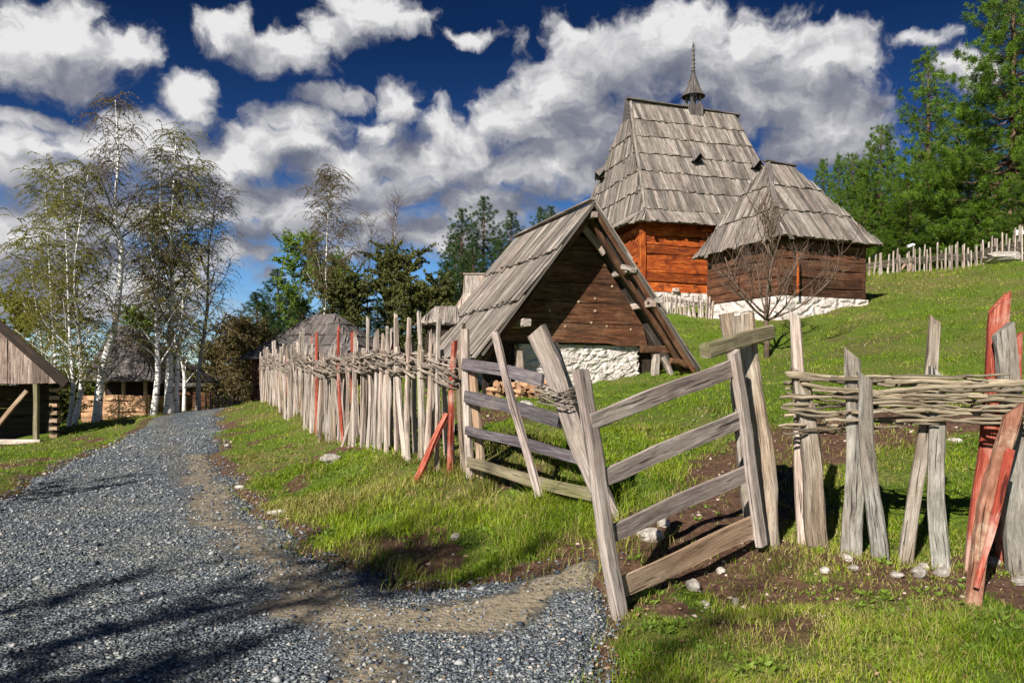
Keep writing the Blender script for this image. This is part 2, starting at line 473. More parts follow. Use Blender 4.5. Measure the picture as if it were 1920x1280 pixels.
M['rock'] = plain('pale_limestone', (.36, .31, .26), .6, nscale=14, bd=.02, c2=(.56, .50, .45))
M['gravel'] = plain('blue_grey_gravel', (.13, .145, .17), 1.3, nscale=30, bd=.002, c2=(.25, .265, .28))
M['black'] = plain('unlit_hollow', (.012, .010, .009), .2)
M['white'] = plain('white_paint', (.75, .76, .78), .1)


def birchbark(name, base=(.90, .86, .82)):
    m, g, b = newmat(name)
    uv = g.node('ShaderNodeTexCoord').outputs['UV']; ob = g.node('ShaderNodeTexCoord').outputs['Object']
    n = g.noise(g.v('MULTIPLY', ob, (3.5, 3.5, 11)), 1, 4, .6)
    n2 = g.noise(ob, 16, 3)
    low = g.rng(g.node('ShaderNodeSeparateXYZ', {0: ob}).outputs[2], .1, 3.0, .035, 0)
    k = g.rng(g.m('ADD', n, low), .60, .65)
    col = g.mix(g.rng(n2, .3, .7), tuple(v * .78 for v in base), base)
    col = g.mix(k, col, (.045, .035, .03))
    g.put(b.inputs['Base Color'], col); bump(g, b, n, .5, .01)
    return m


M['birch'] = birchbark('birch_bark')
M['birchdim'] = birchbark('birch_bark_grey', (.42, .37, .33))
M['trunk'] = plain('pine_bark', (.16, .095, .065), .3, nscale=6, bd=.03)
M['trunkgrey'] = plain('grey_bark', (.16, .11, .08), .3, nscale=9, bd=.02)
M['twig'] = plain('birch_twig', (.12, .075, .06), .5)
M['twigpale'] = plain('pale_twig', (.20, .15, .13), .5)


def leafmat(name, a, c, trans=.35, patch=None, ns=.8):
    m = bpy.data.materials.new(name); m.use_nodes = True; m.node_tree.nodes.clear(); g = G(m.node_tree)
    ob = g.node('ShaderNodeTexCoord').outputs['Object']
    k = g.m('ADD', g.m('MULTIPLY', rnd(g), .6), g.rng(g.noise(ob, ns, 3), .35, .65, 0, .4), clamp=True)
    col = g.mix(k, a, c)
    if patch: col = g.mix(g.node('ShaderNodeAttribute', attribute_name='dry').outputs['Fac'], col, g.mix(k, *patch))
    d1 = g.node('ShaderNodeBsdfPrincipled', {'Base Color': col, 'Roughness': .55}); d1.inputs['Specular IOR Level'].default_value = .3
    t = g.node('ShaderNodeBsdfTranslucent', {'Color': g.mix(1, col, (1.3, 1.25, .6), 'MULTIPLY')})
    mx = g.node('ShaderNodeMixShader', {0: trans, 1: d1.outputs[0], 2: t.outputs[0]})
    g.l.new(mx.outputs[0], g.node('ShaderNodeOutputMaterial').inputs[0])
    return m


M['grass'] = leafmat('grass_blades', (.04, .11, .006), (.33, .43, .018), .22, ((.26, .20, .06), (.50, .40, .18)))
M['pine'] = leafmat('pine_needles', (.009, .034, .006), (.16, .275, .014), .06)
M['spruce'] = leafmat('dark_pine_needles', (.007, .024, .008), (.06, .12, .016), .06)
M['birchleaf'] = leafmat('young_birch_leaf', (.12, .125, .02), (.36, .36, .05), .4)
M['birchdark'] = leafmat('catkin_birch_leaf', (.085, .065, .03), (.23, .18, .07), .3)
M['spring'] = leafmat('fresh_spring_leaf', (.08, .15, .02), (.26, .36, .05), .35)
M['bush'] = leafmat('olive_bush_leaf', (.045, .055, .015), (.17, .18, .05), .25)

# ---------------------------------------------------------------- terrain
def P(px, py, Yd): return Vector(((px - 960) / F * Yd, Yd, CZ + (HY - py) / F * Yd))


def rd(px, py):
    """a point of the rising road plane under a pixel"""
    Yd = 1.78 / ((py - HY) / F + .045)
    return ((px - 960) / F * Yd, Yd)


def c3(px, py, Yd): v = P(px, py, Yd); return (v.x, v.y, v.z)


def rp(x, y): return (x, y, .045 * (y - 4))


CP = [rp(-3, 0), rp(3, 0.5), rp(-4, -6), rp(2, -6), (-12, -6, -.5), (12, -6, .4), (-14, -30, -.5), (14, -30, .5), (40, -20, 3), (-40, -20, -2),
      rp(-1, 4.4), rp(-3, 4.4), rp(.5, 4.4), rp(*rd(740, 1100)), rp(*rd(600, 1045)), rp(*rd(300, 1100)), rp(*rd(0, 1000)), rp(*rd(430, 890)), rp(*rd(250, 880)),
      rp(*rd(80, 890)), rp(*rd(405, 810)), rp(*rd(285, 783)), rp(*rd(430, 768)), (-9.6, 30, 1.02), (-11.5, 40, .3), (-14, 55, -.6), (-5, 40, .8),
      c3(1165, 1160, 5.35), c3(1165, 1090, 5.9), c3(1300, 1280, 4.2), c3(1600, 1280, 4.15), c3(1900, 1280, 4.07), c3(1440, 1020, 6.6), c3(1600, 1045, 6.4),
      c3(1760, 1065, 6.25), c3(1900, 1075, 6.0), (6, 6, .35), (9, 5.5, .6), c3(1300, 1010, 6.7), c3(1150, 965, 7.0), c3(1080, 975, 7.0), c3(1100, 1030, 6.45), c3(980, 960, 7.6),
      c3(880, 893, 8.9), c3(840, 893, 9.0), c3(740, 850, 10.2), c3(650, 830, 11.8), c3(600, 805, 13.8), c3(560, 785, 16.6), c3(520, 765, 20.5), c3(490, 752, 26), (-8.6, 30, 1.2),
      c3(620, 905, 9.8), c3(760, 985, 7.9), c3(870, 1060, 6.6), c3(520, 850, 13.2),
      c3(1250, 850, 9.5), c3(1450, 850, 9.3), c3(1000, 820, 10.5), c3(900, 800, 12.0), (-1.5, 12.5, 1.12), (-2.6, 16, 1.3), (-4.2, 21, 1.5), (-6, 27, 1.5),
      c3(920, 745, 16.6), c3(1000, 750, 17.2), c3(1150, 715, 18.2), c3(1300, 700, 18.7), c3(1437, 672, 22), c3(1345, 603, 28.6), c3(1460, 603, 26), c3(1613, 575, 27.6),
      c3(1620, 640, 20), c3(1850, 800, 9.8), c3(1850, 700, 14.5), c3(1850, 600, 21.5), c3(1850, 530, 29), c3(1650, 800, 9.8), c3(1650, 720, 14), c3(1260, 592, 30),
      c3(1300, 572, 32.5), c3(1250, 640, 24), (2, 22, 2.3), (1.5, 28, 3.0), c3(1615, 518, 48), c3(1740, 510, 40), c3(1920, 492, 32), c3(1800, 508, 37), (30, 32, 8.2), (22, 20, 4.2), (12, 10, 1.6),
      (24, 55, 10), (34, 60, 12), (12, 55, 8.8), (4, 50, 6), (-3, 50, 3.0), (0, 38, 3.8), (-4, 35, 2.0),
      rp(*rd(-100, 930)), c3(0, 860, 14.2), c3(90, 828, 20), c3(0, 835, 20), (-20, 20, -.2), c3(180, 792, 27), c3(135, 801, 26), c3(310, 776, 29), c3(250, 790, 33), c3(372, 770, 32), (-20, 34, -.4),
      (-26, 10, -.6), (-40, 40, -2), (-30, 70, -3), (0, 85, 6), (45, 85, 17), (60, 30, 14), (30, 0, 3.5)]
cp = np.array(CP, float)


def tps(r2): return .5 * r2 * np.log(np.maximum(r2, 1e-12))


_n = len(cp)
_r2 = ((cp[:, None, :2] - cp[None, :, :2]) ** 2).sum(-1)
_A = np.zeros((_n + 3, _n + 3)); _A[:_n, :_n] = tps(_r2) + np.eye(_n) * .15
_A[:_n, _n] = 1; _A[:_n, _n + 1:] = cp[:, :2]; _A[_n, :_n] = 1; _A[_n + 1:, :_n] = cp[:, :2].T
_w = np.linalg.solve(_A, np.r_[cp[:, 2], 0, 0, 0])


def vnoise(x, y, sc, seed=0):
    x = x * sc + seed * 17.3; y = y * sc - seed * 9.1
    xi = np.floor(x); yi = np.floor(y); fx = x - xi; fy = y - yi
    fx = fx * fx * (3 - 2 * fx); fy = fy * fy * (3 - 2 * fy)

    def h(a, b):
        q = np.sin(a * 127.1 + b * 311.7 + seed * 74.7) * 43758.5453
        return q - np.floor(q)
    return (h(xi, yi) * (1 - fx) + h(xi + 1, yi) * fx) * (1 - fy) + (h(xi, yi + 1) * (1 - fx) + h(xi + 1, yi + 1) * fx) * fy


def fbm(x, y, sc, oct=4, seed=0):
    s = 0; a = .5; t = 0
    for o in range(oct):
        s = s + a * vnoise(x, y, sc * 2 ** o, seed + o); t += a; a *= .5
    return s / t


RIGHT_EDGE = [(2.2, -12), (1.0, -2), (.55, 3.0), rd(1090, 1280), rd(1160, 1180), rd(1175, 1120), rd(1135, 1075), rd(1000, 1083), rd(880, 1100), rd(740, 1098), rd(640, 1050), rd(560, 1000),
              rd(480, 930), rd(430, 880), rd(408, 830), rd(415, 790), rd(428, 770), (-9.2, 30), (-9.8, 40), (-12, 60)]
LEFT_EDGE = [(-15, 60), (-13.2, 40), (-12.4, 29), rd(270, 785), rd(200, 822), rd(130, 862), rd(75, 892), rd(-20, 935), (-7.0, 7), (-7.6, 3), (-8, -12)]
ROAD = np.array(RIGHT_EDGE + LEFT_EDGE)


def polydist(x, y, poly, closed=True):
    x = np.asarray(x, float); y = np.asarray(y, float)
    dmin = np.full(x.shape, 1e9); ins = np.zeros(x.shape, bool); n = len(poly)
    for i in range(n if closed else n - 1):
        ax, ay = poly[i]; bx, by = poly[(i + 1) % n]
        dx, dy = bx - ax, by - ay; L2 = dx * dx + dy * dy
        t = np.clip(((x - ax) * dx + (y - ay) * dy) / L2, 0, 1)
        dmin = np.minimum(dmin, np.hypot(x - ax - t * dx, y - ay - t * dy))
        if closed and dy != 0:
            c = ((ay > y) != (by > y)) & (x < (bx - ax) * (y - ay) / dy + ax)
            ins ^= c
    return np.where(ins, -dmin, dmin) if closed else dmin


def road_sd(x, y):
    """negative inside the gravel"""
    return polydist(x, y, ROAD) + (fbm(x, y, 1.3, 3, 5) - .5) * .55 + (fbm(x, y, 6, 2, 8) - .5) * .12


def sstep(a, b, x): t = np.clip((x - a) / (b - a), 0, 1); return t * t * (3 - 2 * t)


def H0(x, y):
    x = np.asarray(x, float); y = np.asarray(y, float); sh = x.shape
    x = x.ravel(); y = y.ravel()
    r = np.hypot(x, y); k = np.where(r > 82, 82 / np.maximum(r, 1e-6), 1); xx = x * k; yy = np.maximum(y * k, -28)
    out = np.empty(len(x))
    for i in range(0, len(x), 40000):
        q = slice(i, i + 40000)
        r2 = (xx[q, None] - cp[None, :, 0]) ** 2 + (yy[q, None] - cp[None, :, 1]) ** 2
        out[q] = tps(r2) @ _w[:_n] + _w[_n] + xx[q] * _w[_n + 1] + yy[q] * _w[_n + 2]
    return np.clip(out, -4, 18).reshape(sh)


def H(x, y):
    sd = road_sd(x, y)
    off = sstep(-.1, .7, sd)
    m = (fbm(x, y, .9, 4, 2) - .5) * .14 + (fbm(x, y, 5, 3, 3) - .5) * .06
    far = np.clip(np.hypot(x, y) / 30, 0, 1)
    return H0(x, y) + off * m * (1 + far) + (1 - off) * (fbm(x, y, 1.2, 3, 4) - .5) * .03


def hz(x, y): return float(H(np.array([x], float), np.array([y], float))[0])


def ground_at(px, py, far=120):
    """where the view ray through a pixel of the photograph meets the terrain"""
    ys = np.concatenate([np.linspace(3, 20, 900), np.linspace(20, far, 1600)])
    xs = (px - 960) / F * ys; zs = CZ + (HY - py) / F * ys
    k = np.nonzero(H(xs, ys) >= zs)[0]
    i = k[0] if len(k) else len(ys) - 1
    return Vector((xs[i], ys[i], hz(xs[i], ys[i])))


def on(px, Yd):
    x = (px - 960) / F * Yd; return Vector((x, Yd, hz(x, Yd)))


PATH = np.array([rd(1160, 1110), (1.35, 6.3), (1.75, 7.2), (2.3, 8.3), (3.2, 9.3), (4.6, 10.0), (7, 10.5)])
PATH2 = np.array([(1.6, 5.75), (2.3, 5.6), (3.0, 5.9), (4.1, 6.1)])
PATH3 = np.array([(2.0, 9.4), (3.3, 12), (4.6, 15), (6.8, 20), (9, 24)])


def dirt_mask(x, y):
    n = fbm(x, y, 1.6, 4, 21)
    a = 1 - sstep(.25, 1.0, polydist(x, y, PATH, False) + (n - .5) * 1.1)
    b = (1 - sstep(.15, .75, polydist(x, y, PATH2, False) + (n - .5) * 1.2)) * .85
    c = (1 - sstep(.1, .9, polydist(x, y, PATH3, False) + (n - .5) * 2.4)) * .40
    n3 = fbm(x, y, .55, 4, 33)
    e = sstep(.60, .74, n3) * .5
    bank = sstep(.55, .68, fbm(x, y, 1.5, 4, 40)) * .8 * (x < .5)
    patch = sstep(.46, .60, fbm(x, y, 1.7, 4, 44)) * .85 * (1 - sstep(5.9, 6.9, y)) * (x > 1.0) * sstep(4.2, 5.2, y)
    rim = (1 - sstep(.0, .22, np.abs(road_sd(x, y)))) * .9
    return np.clip(np.maximum.reduce([a, b, c, e, bank, rim, patch]), 0, 1)


def dry_mask(x, y):
    n = fbm(x, y, .8, 4, 50)
    bank = (1 - sstep(0, 2.6, np.abs(x + 2.8 + (y - 10) * .42))) * (y > 7.4) * (y < 32)
    far = sstep(18, 34, y) * (x > 2)
    return np.clip(sstep(.42, .66, n) * .55 + bank * .55 * sstep(.35, .6, n) + far * .55 * sstep(.36, .58, fbm(x, y, .35, 4, 55)), 0, 1)


def axis(lo, hi, n, near):
    k = math.asinh(max(abs(lo), abs(hi)) / near)
    a = np.linspace(-math.asinh(abs(lo) / near), math.asinh(hi / near), n)
    return np.sinh(a) * near


gx = axis(-700, 700, 560, 5)
gy = axis(-300, 900, 640, 5) + 7
GX, GY = np.meshgrid(gx, gy, indexing='ij')
fx, fy = GX.ravel(), GY.ravel()
sd = road_sd(fx, fy)
hh = H(fx, fy) - .10 * sstep(.05, -.25, sd) * 1.0
hh = H(fx, fy) - .10 * (1 - sstep(-.30, .02, sd))
nx, ny = len(gx), len(gy)
ii, jj = np.meshgrid(np.arange(nx - 1), np.arange(ny - 1), indexing='ij')
b0 = (ii * ny + jj).ravel()
me = npmesh('ground', np.c_[fx, fy, hh], np.c_[b0, b0 + ny, b0 + ny + 1, b0 + 1],
            {'dirt': dirt_mask(fx, fy), 'dry': dry_mask(fx, fy)}, smooth=True)
m, g, b = newmat('meadow_soil')
ob = g.node('ShaderNodeTexCoord').outputs['Object']
at = lambda n: g.node('ShaderNodeAttribute', attribute_name=n).outputs['Fac']
n1 = g.noise(ob, 3, 8, .7); n2 = g.noise(ob, 28, 6, .7); n3 = g.noise(ob, .5, 5, .6)
gc = g.ramp(n2, [(.25, (.02, .04, .006)), (.5, (.10, .16, .012)), (.75, (.27, .33, .03))])
gd = g.ramp(n2, [(.25, (.07, .055, .02)), (.5, (.17, .14, .05)), (.75, (.34, .28, .13))])
gcol = g.mix(g.m('MULTIPLY', at('dry'), g.rng(n1, .35, .6)), gc, gd)
soil = g.ramp(g.noise(ob, 14, 8, .75), [(.28, (.035, .018, .011)), (.5, (.13, .068, .042)), (.66, (.24, .145, .095)), (.74, (.48, .38, .30))])
k = g.rng(g.m('ADD', at('dirt'), g.m('MULTIPLY', g.m('SUBTRACT', n2, .5), .9)), .42, .62)
g.put(b.inputs['Base Color'], g.mix(k, gcol, soil))
bump(g, b, g.m('ADD', n2, g.m('MULTIPLY', n1, .6)), .9, .05)
b.inputs['Roughness'].default_value = .95
ground = link('ground', me, m); ground['kind'] = 'structure'

# road sheet
rx = np.linspace(-17, 3.5, 300); ry = np.concatenate([np.linspace(-12, 2.5, 30), np.linspace(2.6, 14, 300), np.linspace(14.1, 60, 220)])
GX, GY = np.meshgrid(rx, ry, indexing='ij'); fx, fy = GX.ravel(), GY.ravel(); sd = road_sd(fx, fy)
zz = H(fx, fy) + .012 - .13 * sstep(-.22, .10, sd)
WHEEL = np.array([rd(300, 781), rd(330, 860), rd(385, 930), rd(450, 1010), rd(560, 1085), rd(670, 1160), rd(700, 1280), (-.9, 2)])
WHEEL2 = np.array([rd(560, 1140), rd(700, 1170), rd(860, 1165), rd(1000, 1125), rd(1150, 1095), (1.3, 6.2)])
WHEEL3 = np.array([rd(375, 785), rd(375, 860), rd(400, 950), rd(470, 1020)])
nn = fbm(fx, fy, 2.4, 4, 60)
tan = np.maximum.reduce([(1 - sstep(.08, .42, polydist(fx, fy, q, False) + (nn - .5) * .55)) * a for q, a in ((WHEEL[3:], .8), (WHEEL2, 1), (WHEEL3[1:], .78), (WHEEL[:4], .42))])
tan = tan * sstep(.22, .45, fbm(fx, fy, 1.1, 3, 61) + .08)
nx, ny = len(rx), len(ry); ii, jj = np.meshgrid(np.arange(nx - 1), np.arange(ny - 1), indexing='ij'); b0 = (ii * ny + jj).ravel()
q = np.c_[b0, b0 + ny, b0 + ny + 1, b0 + 1]
q = q[(sd[q].min(1) < .12)]
used, inv = np.unique(q.ravel(), return_inverse=True)
me = npmesh('gravel_road', np.c_[fx, fy, zz][used], inv.reshape(-1, 4), {'tan': tan[used]}, smooth=True)
m, g, b = newmat('crushed_gravel')
ob = g.node('ShaderNodeTexCoord').outputs['Object']
flat = g.v('MULTIPLY', ob, (1, 1, .3))
va = g.node('ShaderNodeTexVoronoi', {'Vector': flat, 'Scale': 55}); vb = g.node('ShaderNodeTexVoronoi', {'Vector': flat, 'Scale': 24})
ca = g.node('ShaderNodeSeparateColor', {0: va.outputs['Color']}).outputs[0]; cb = g.node('ShaderNodeSeparateColor', {0: vb.outputs['Color']}).outputs[1]
cc = g.m('ADD', g.m('MULTIPLY', ca, .6), g.m('MULTIPLY', cb, .4))
grav = g.ramp(cc, [(.15, (.03, .038, .055)), (.45, (.14, .158, .185)), (.75, (.26, .28, .29)), (.95, (.46, .46, .44))])
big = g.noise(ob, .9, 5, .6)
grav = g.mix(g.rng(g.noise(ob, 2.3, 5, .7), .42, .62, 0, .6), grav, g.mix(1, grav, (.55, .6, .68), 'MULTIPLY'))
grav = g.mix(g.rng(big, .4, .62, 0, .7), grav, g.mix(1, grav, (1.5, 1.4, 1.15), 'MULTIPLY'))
sand = g.ramp(g.noise(ob, 20, 6, .7), [(.3, (.13, .105, .075)), (.55, (.29, .24, .17)), (.8, (.44, .375, .28))])
tn = g.node('ShaderNodeAttribute', attribute_name='tan').outputs['Fac']
k = g.rng(g.m('ADD', tn, g.m('MULTIPLY', g.m('SUBTRACT', g.noise(ob, 9, 7, .75), .5), 2.0)), .15, .85)
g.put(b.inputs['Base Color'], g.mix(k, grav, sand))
hgt = g.m('MULTIPLY', g.m('ADD', va.outputs['Distance'], g.m('MULTIPLY', vb.outputs['Distance'], 1.4)), g.m('MULTIPLY_ADD', k, -.8, 1))
bump(g, b, g.m('MULTIPLY', hgt, -1), 1, .035)
b.inputs['Roughness'].default_value = .9
road = link('gravel_road', me, m); road['kind'] = 'structure'

# ================================================================ buildings
def V2(o, a, b, ex, ey, z): return Vector((o[0] + ex[0] * a + ey[0] * b, o[1] + ex[1] * a + ey[1] * b, z))


def roof_face(mb, A, B, C, D, rows, bw=.20, th=.03, lift=.05, sheath=True, ragged=.06, over=.10, gap=.004):
    """shakes on a flat roof face: A,B low edge, C,D high edge (C above B)"""
    A, B, C, D = map(Vector, (A, B, C, D))
    eu = (B - A).normalized(); n = eu.cross(D - A) if (D - A).length > .01 else eu.cross(C - A)
    n.normalize()
    if n.z < 0: n = -n
    ev = n.cross(eu)
    if ev.z < 0: ev = -ev
    co = lambda p: ((p - A).dot(eu), (p - A).dot(ev))
    b1 = co(B)[0]; (c0, vt) = co(C); (d0, _) = co(D)
    Lb = lambda v: d0 * v / vt
    Rb = lambda v: b1 + (c0 - b1) * v / vt
    pt = lambda u, v, h=0: A + eu * u + ev * v + n * h
    if sheath:
        b = len(mb.V)
        for q in (A, B, C, D): mb.V.append(q - n * .001)
        for q in (A, B, C, D): mb.V.append(q - n * .05)
        for idx in ((0, 1, 2, 3), (7, 6, 5, 4), (0, 4, 5, 1), (1, 5, 6, 2), (2, 6, 7, 3), (3, 7, 4, 0)):
            mb.face([b + i for i in idx], [(i * .3, j * 2.) for i, j in ((0, 0), (1, 0), (1, 1), (0, 1))], .2)
    h = vt / rows
    for r in range(rows):
        v0 = r * h - (over * .5 if r == 0 else 0); v1 = min((r + 1) * h + over, vt)
        u = min(Lb(max(v0, 0)), Lb(v1)) - random.random() * bw * .5; ue = max(Rb(max(v0, 0)), Rb(v1))
        while u < ue:
            w = bw * random.uniform(.55, 1.35); dv = random.uniform(-ragged, ragged * .4) - (random.random() < .035) * random.uniform(.05, .14)
            lo_, hi_ = max(0, v0), v1
            ul_, ur_ = u, u + w - gap
            if d0 > 1e-6 and ur_ < Lb(hi_): hi_ = ur_ * vt / d0
            if c0 < b1 - 1e-6 and ul_ > Rb(hi_): hi_ = min(hi_, (b1 - ul_) * vt / (b1 - c0))
            if hi_ - lo_ > .03:
                ul0, ul1 = max(ul_, Lb(lo_)), max(ul_, Lb(hi_)); ur0, ur1 = min(ur_, Rb(lo_)), min(ur_, Rb(hi_))
                ur0 = max(ur0, ul0 + .004); ur1 = max(ur1, ul1 + .004)
                fr_ = (hi_ - v0) / (v1 - v0); l = lift * random.uniform(.6, 1.3); lt = l * (1 - fr_) + .004
                sk = random.uniform(-.008, .008)
                mb.quadboard(pt(ul0, v0 + dv, l), pt(ur0, v0 + dv + random.uniform(-.012, .012), l + sk), pt(ur1, hi_, lt), pt(ul1, hi_, lt), th, n)
            u += w


def log_wall(mb, p0, p1, z0, z1, n, th=.16, nrm=None, ends=.18, r=None):
    p0 = Vector(p0); p1 = Vector(p1); h = (z1 - z0) / n
    d_ = (p1 - p0).normalized(); nrm = nrm or Vector((d_.y, -d_.x, 0))
    for i in range(n):
        z = z0 + h * (i + .5); e = ends * random.uniform(.75, 1.15)
        mb.beam(p0.to_2d().to_3d() - d_ * e + Vector((0, 0, z)), p1.to_2d().to_3d() + d_ * e + Vector((0, 0, z)), h * .97, th * random.uniform(.85, 1.15), nrm, seg=8, jit=.014, ch=.17)


def stone_wall(mb, a, b, z0a, z0b, z1, nrm, th=.5, amp=.06, cell=.35, seed=0, step=.06, z1b=None, ragged=0.):
    """rubble wall face between two plan points, relief from irregular cells"""
    a = Vector(a).to_2d(); b = Vector(b).to_2d(); L = (b - a).length; rs = np.random.default_rng(seed)
    z1b = z1 if z1b is None else z1b
    nu = max(4, int(L / step)); zmin = min(z0a, z0b); nv = max(3, int((max(z1, z1b) - zmin) / step))
    k = max(4, int(L * (z1 - zmin) / cell ** 2 * 1.3)); cx = rs.uniform(0, L, k); cz = rs.uniform(zmin, max(z1, z1b), k); hh_ = rs.uniform(.3, 1, k)
    base = len(mb.V)
    for i in range(nu + 1):
        u = L * i / nu; zb = z0a + (z0b - z0a) * i / nu; zt = z1 + (z1b - z1) * i / nu
        for j in range(nv + 1):
            z = zb + (zt - zb) * j / nv
            dd = np.hypot(cx - u, (cz - z) * 1.7); o = np.argsort(dd)[:2]; e = dd[o[1]] - dd[o[0]]
            h = (min(1, e / .09)) ** .6 * amp * (.5 + .5 * hh_[o[0]]) + rs.uniform(-1, 1) * .006
            uu = u
            if ragged and (i == 0 or i == nu): uu += rs.uniform(-1, 1) * ragged
            q = a + (b - a) * (uu / L)
            mb.V.append(Vector((q.x, q.y, z)) + Vector(nrm) * h)
    for i in range(nu):
        for j in range(nv):
            q = base + i * (nv + 1) + j
            mb.face([q, q + nv + 1, q + nv + 2, q + 1], [(0, 0)] * 4, .5)
    # body behind the face
    n2 = Vector(nrm)
    A3 = [Vector((a.x, a.y, z0a)), Vector((b.x, b.y, z0b)), Vector((b.x, b.y, z1b)), Vector((a.x, a.y, z1))]
    bb = len(mb.V)
    mb.V.extend([q - n2 * .004 for q in A3]); mb.V.extend([q - n2 * th for q in A3])
    for idx in ((0, 1, 2, 3), (7, 6, 5, 4), (0, 4, 5, 1), (1, 5, 6, 2), (2, 6, 7, 3), (3, 7, 4, 0)):
        mb.face([bb + i for i in idx], [(0, 0)] * 4, .5)


# ---------------------------------------------------------------- small A-frame hut
O = (1.82, 17.5); ex = Vector((.921, .390, 0)); ey = Vector((-.390, .921, 0))
hut = T('small_hut', 'small A-shaped hut with dark plank gable on a whitewashed stone base behind the gate', 'hut', (1.6, 18.2, hz(1.6, 18.2)))
L_ = lambda a, b, z: V2(O, a, b, ex, ey, z)
AZ, EZL, EZR, HW, LEN = 5.72, 2.32, 2.14, 2.66, 4.3
mb = MB()
apf, apb = L_(0, 0, AZ), L_(.0, LEN, AZ - .05)
roof_face(mb, L_(-HW, LEN, EZL), L_(-HW, 0, EZL), apf, apb, 3, bw=.15, th=.035, lift=.075, ragged=.09, over=.16)
roof_face(mb, L_(HW, 0, EZR), L_(HW, LEN, EZR), apb, apf, 3, bw=.15, th=.035, lift=.075, ragged=.08, over=.16)
roof = mb.build('roof', M['shake'], hut)
mb = MB()
for sgn, ez in ((-1, EZL), (1, EZR)):
    a0 = L_(sgn * .04, .035, AZ - .20); a1 = L_(sgn * (HW - .02), .035, ez - .12)
    if sgn > 0: mb.beam(a0, a1, .13, .06, -ey, seg=8, jit=.008)
    a0 = L_(sgn * .04, .26, AZ - .36); a1 = L_(sgn * (HW - .12), .26, ez - .14)
    mb.beam(a0, a1, .11, .10, -ey, seg=8, jit=.01)
mb.build('barge_board', M['gable'], roof)
mb = MB()                                                   # ridge board
mb.beam(L_(-.05, -.03, AZ + .05), L_(-.05, LEN, AZ), .16, .035, (0, 0, 1), seg=8)
mb.build('ridge_board', M['shake'], roof)
gb = .72
mb = MB()
zs = [2.66, 3.10, 3.58, 4.02, 4.42, 4.76, 4.98]


def gx_(z, s): ez = EZL if s < 0 else EZR; return s * (HW * (AZ - z) / (AZ - ez) - .26)


for i in range(6):
    z0, z1 = zs[i], zs[i + 1]; n_ = -ey
    a, b_ = gx_(z0, -1), gx_(z0, 1); c_, d_ = gx_(z1, 1), gx_(z1, -1)
    if i == 0: a, b_ = gx_(z0, -1) + .25, gx_(z0, 1) - .2
    rr = random.random(); off = random.uniform(0, .02)
    K = 14; bs = []
    # a board with a wavy lower edge, built in slices so grain runs lengthwise
    rings = []; vs = []
    for k in range(K + 1):
        f = k / K
        zl = z0 + .006 + random.uniform(0, .012) - (.05 * (f > .75) if i == 0 else 0)
        x_l = a + (b_ - a) * f; x_h = d_ + (c_ - d_) * f
        rings.append([L_(x_l, gb - off, zl), L_(x_l, gb + .06, zl), L_(x_h, gb + .06, z1), L_(x_h, gb - off - .0, z1 - random.uniform(0, .006))])
        vs.append((b_ - a) * f)
    mb.rings(rings, vs, [0, .06, .06 + z1 - z0, .12 + z1 - z0, .12 + 2 * (z1 - z0)], rr)
mb.beam(L_(gx_(4.98, -1), gb - .03, 5.02), L_(gx_(4.98, 1), gb - .03, 5.02), .12, .06, -ey)
wall = mb.build('gable_wall', M['gable'], hut)
for (px, py) in [(1030, 582), (1085, 566), (1116, 583), (1200, 578), (1015, 612), (1148, 537), (1109, 605), (1060, 612), (1183, 618), (1116, 560), (1138, 612), (1200, 540)]:
    dirv = Vector(((px - 960) / F, 1, (HY - py) / F)); o3 = Vector((0, 0, CZ)); pl = L_(0, gb - .01, 0)
    k_ = (pl - o3).dot(ey) / dirv.dot(ey); q = o3 + dirv * k_
    mb = MB(); mb.tube([q + ey * .02, q - ey * .012, q - ey * .022], [.034, .032, .02], 9); mb.build('peg', M['railtan'], wall)
mb = MB()
stone_wall(mb, L_(-1.45, .86, 0), L_(1.62, .86, 0), 1.15, 1.60, 2.60, -ey, th=.6, amp=.045, cell=.34, seed=4, step=.045, z1b=2.68, ragged=.06)
stone_wall(mb, L_(1.62, .86, 0), L_(1.62, 3.6, 0), 1.5, 2.0, 2.62, ex, th=.6, amp=.07, seed=5, step=.08)
stone_wall(mb, L_(-1.45, 3.6, 0), L_(-1.45, .86, 0), 1.0, 1.15, 2.62, -ex, th=.6, amp=.07, seed=6, step=.08)
mb.build('stone_base', M['plaster'], hut)
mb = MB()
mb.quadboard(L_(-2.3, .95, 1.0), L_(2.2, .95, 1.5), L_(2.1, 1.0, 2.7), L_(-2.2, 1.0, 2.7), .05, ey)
mb.build('inner_wall', M['darklog'], hut)  # dark board stands in for the unlit interior below the eaves
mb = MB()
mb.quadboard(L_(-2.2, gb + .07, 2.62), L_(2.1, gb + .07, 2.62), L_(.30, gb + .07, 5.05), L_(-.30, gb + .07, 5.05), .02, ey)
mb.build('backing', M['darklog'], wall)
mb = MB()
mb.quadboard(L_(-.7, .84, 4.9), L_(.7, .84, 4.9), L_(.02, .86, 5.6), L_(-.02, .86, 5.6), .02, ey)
mb.build('attic_shade', M['darklog'], hut)  # dark sheet stands in for the shade inside the open gable top
tb = (('purlin', L_(1.50, -.02, 3.55), L_(1.50, 1.0, 3.55), .14, .14), ('purlin', L_(.98, -.04, 4.28), L_(.98, .9, 4.28), .13, .13), ('purlin', L_(-1.62, -.02, 3.02), L_(-1.62, 1.0, 3.02), .18, .16),
      ('tie_beam', L_(1.45, .42, 2.54), L_(2.22, .42, 2.54), .15, .16), ('purlin', L_(0, -.03, AZ - .28), L_(0, .9, AZ - .28), .13, .13),
      ('bracket', L_(.70, .04, 4.34), L_(1.08, .02, 4.28), .06, .10), ('bracket', L_(1.35, .04, 3.63), L_(1.75, .02, 3.62), .05, .1))
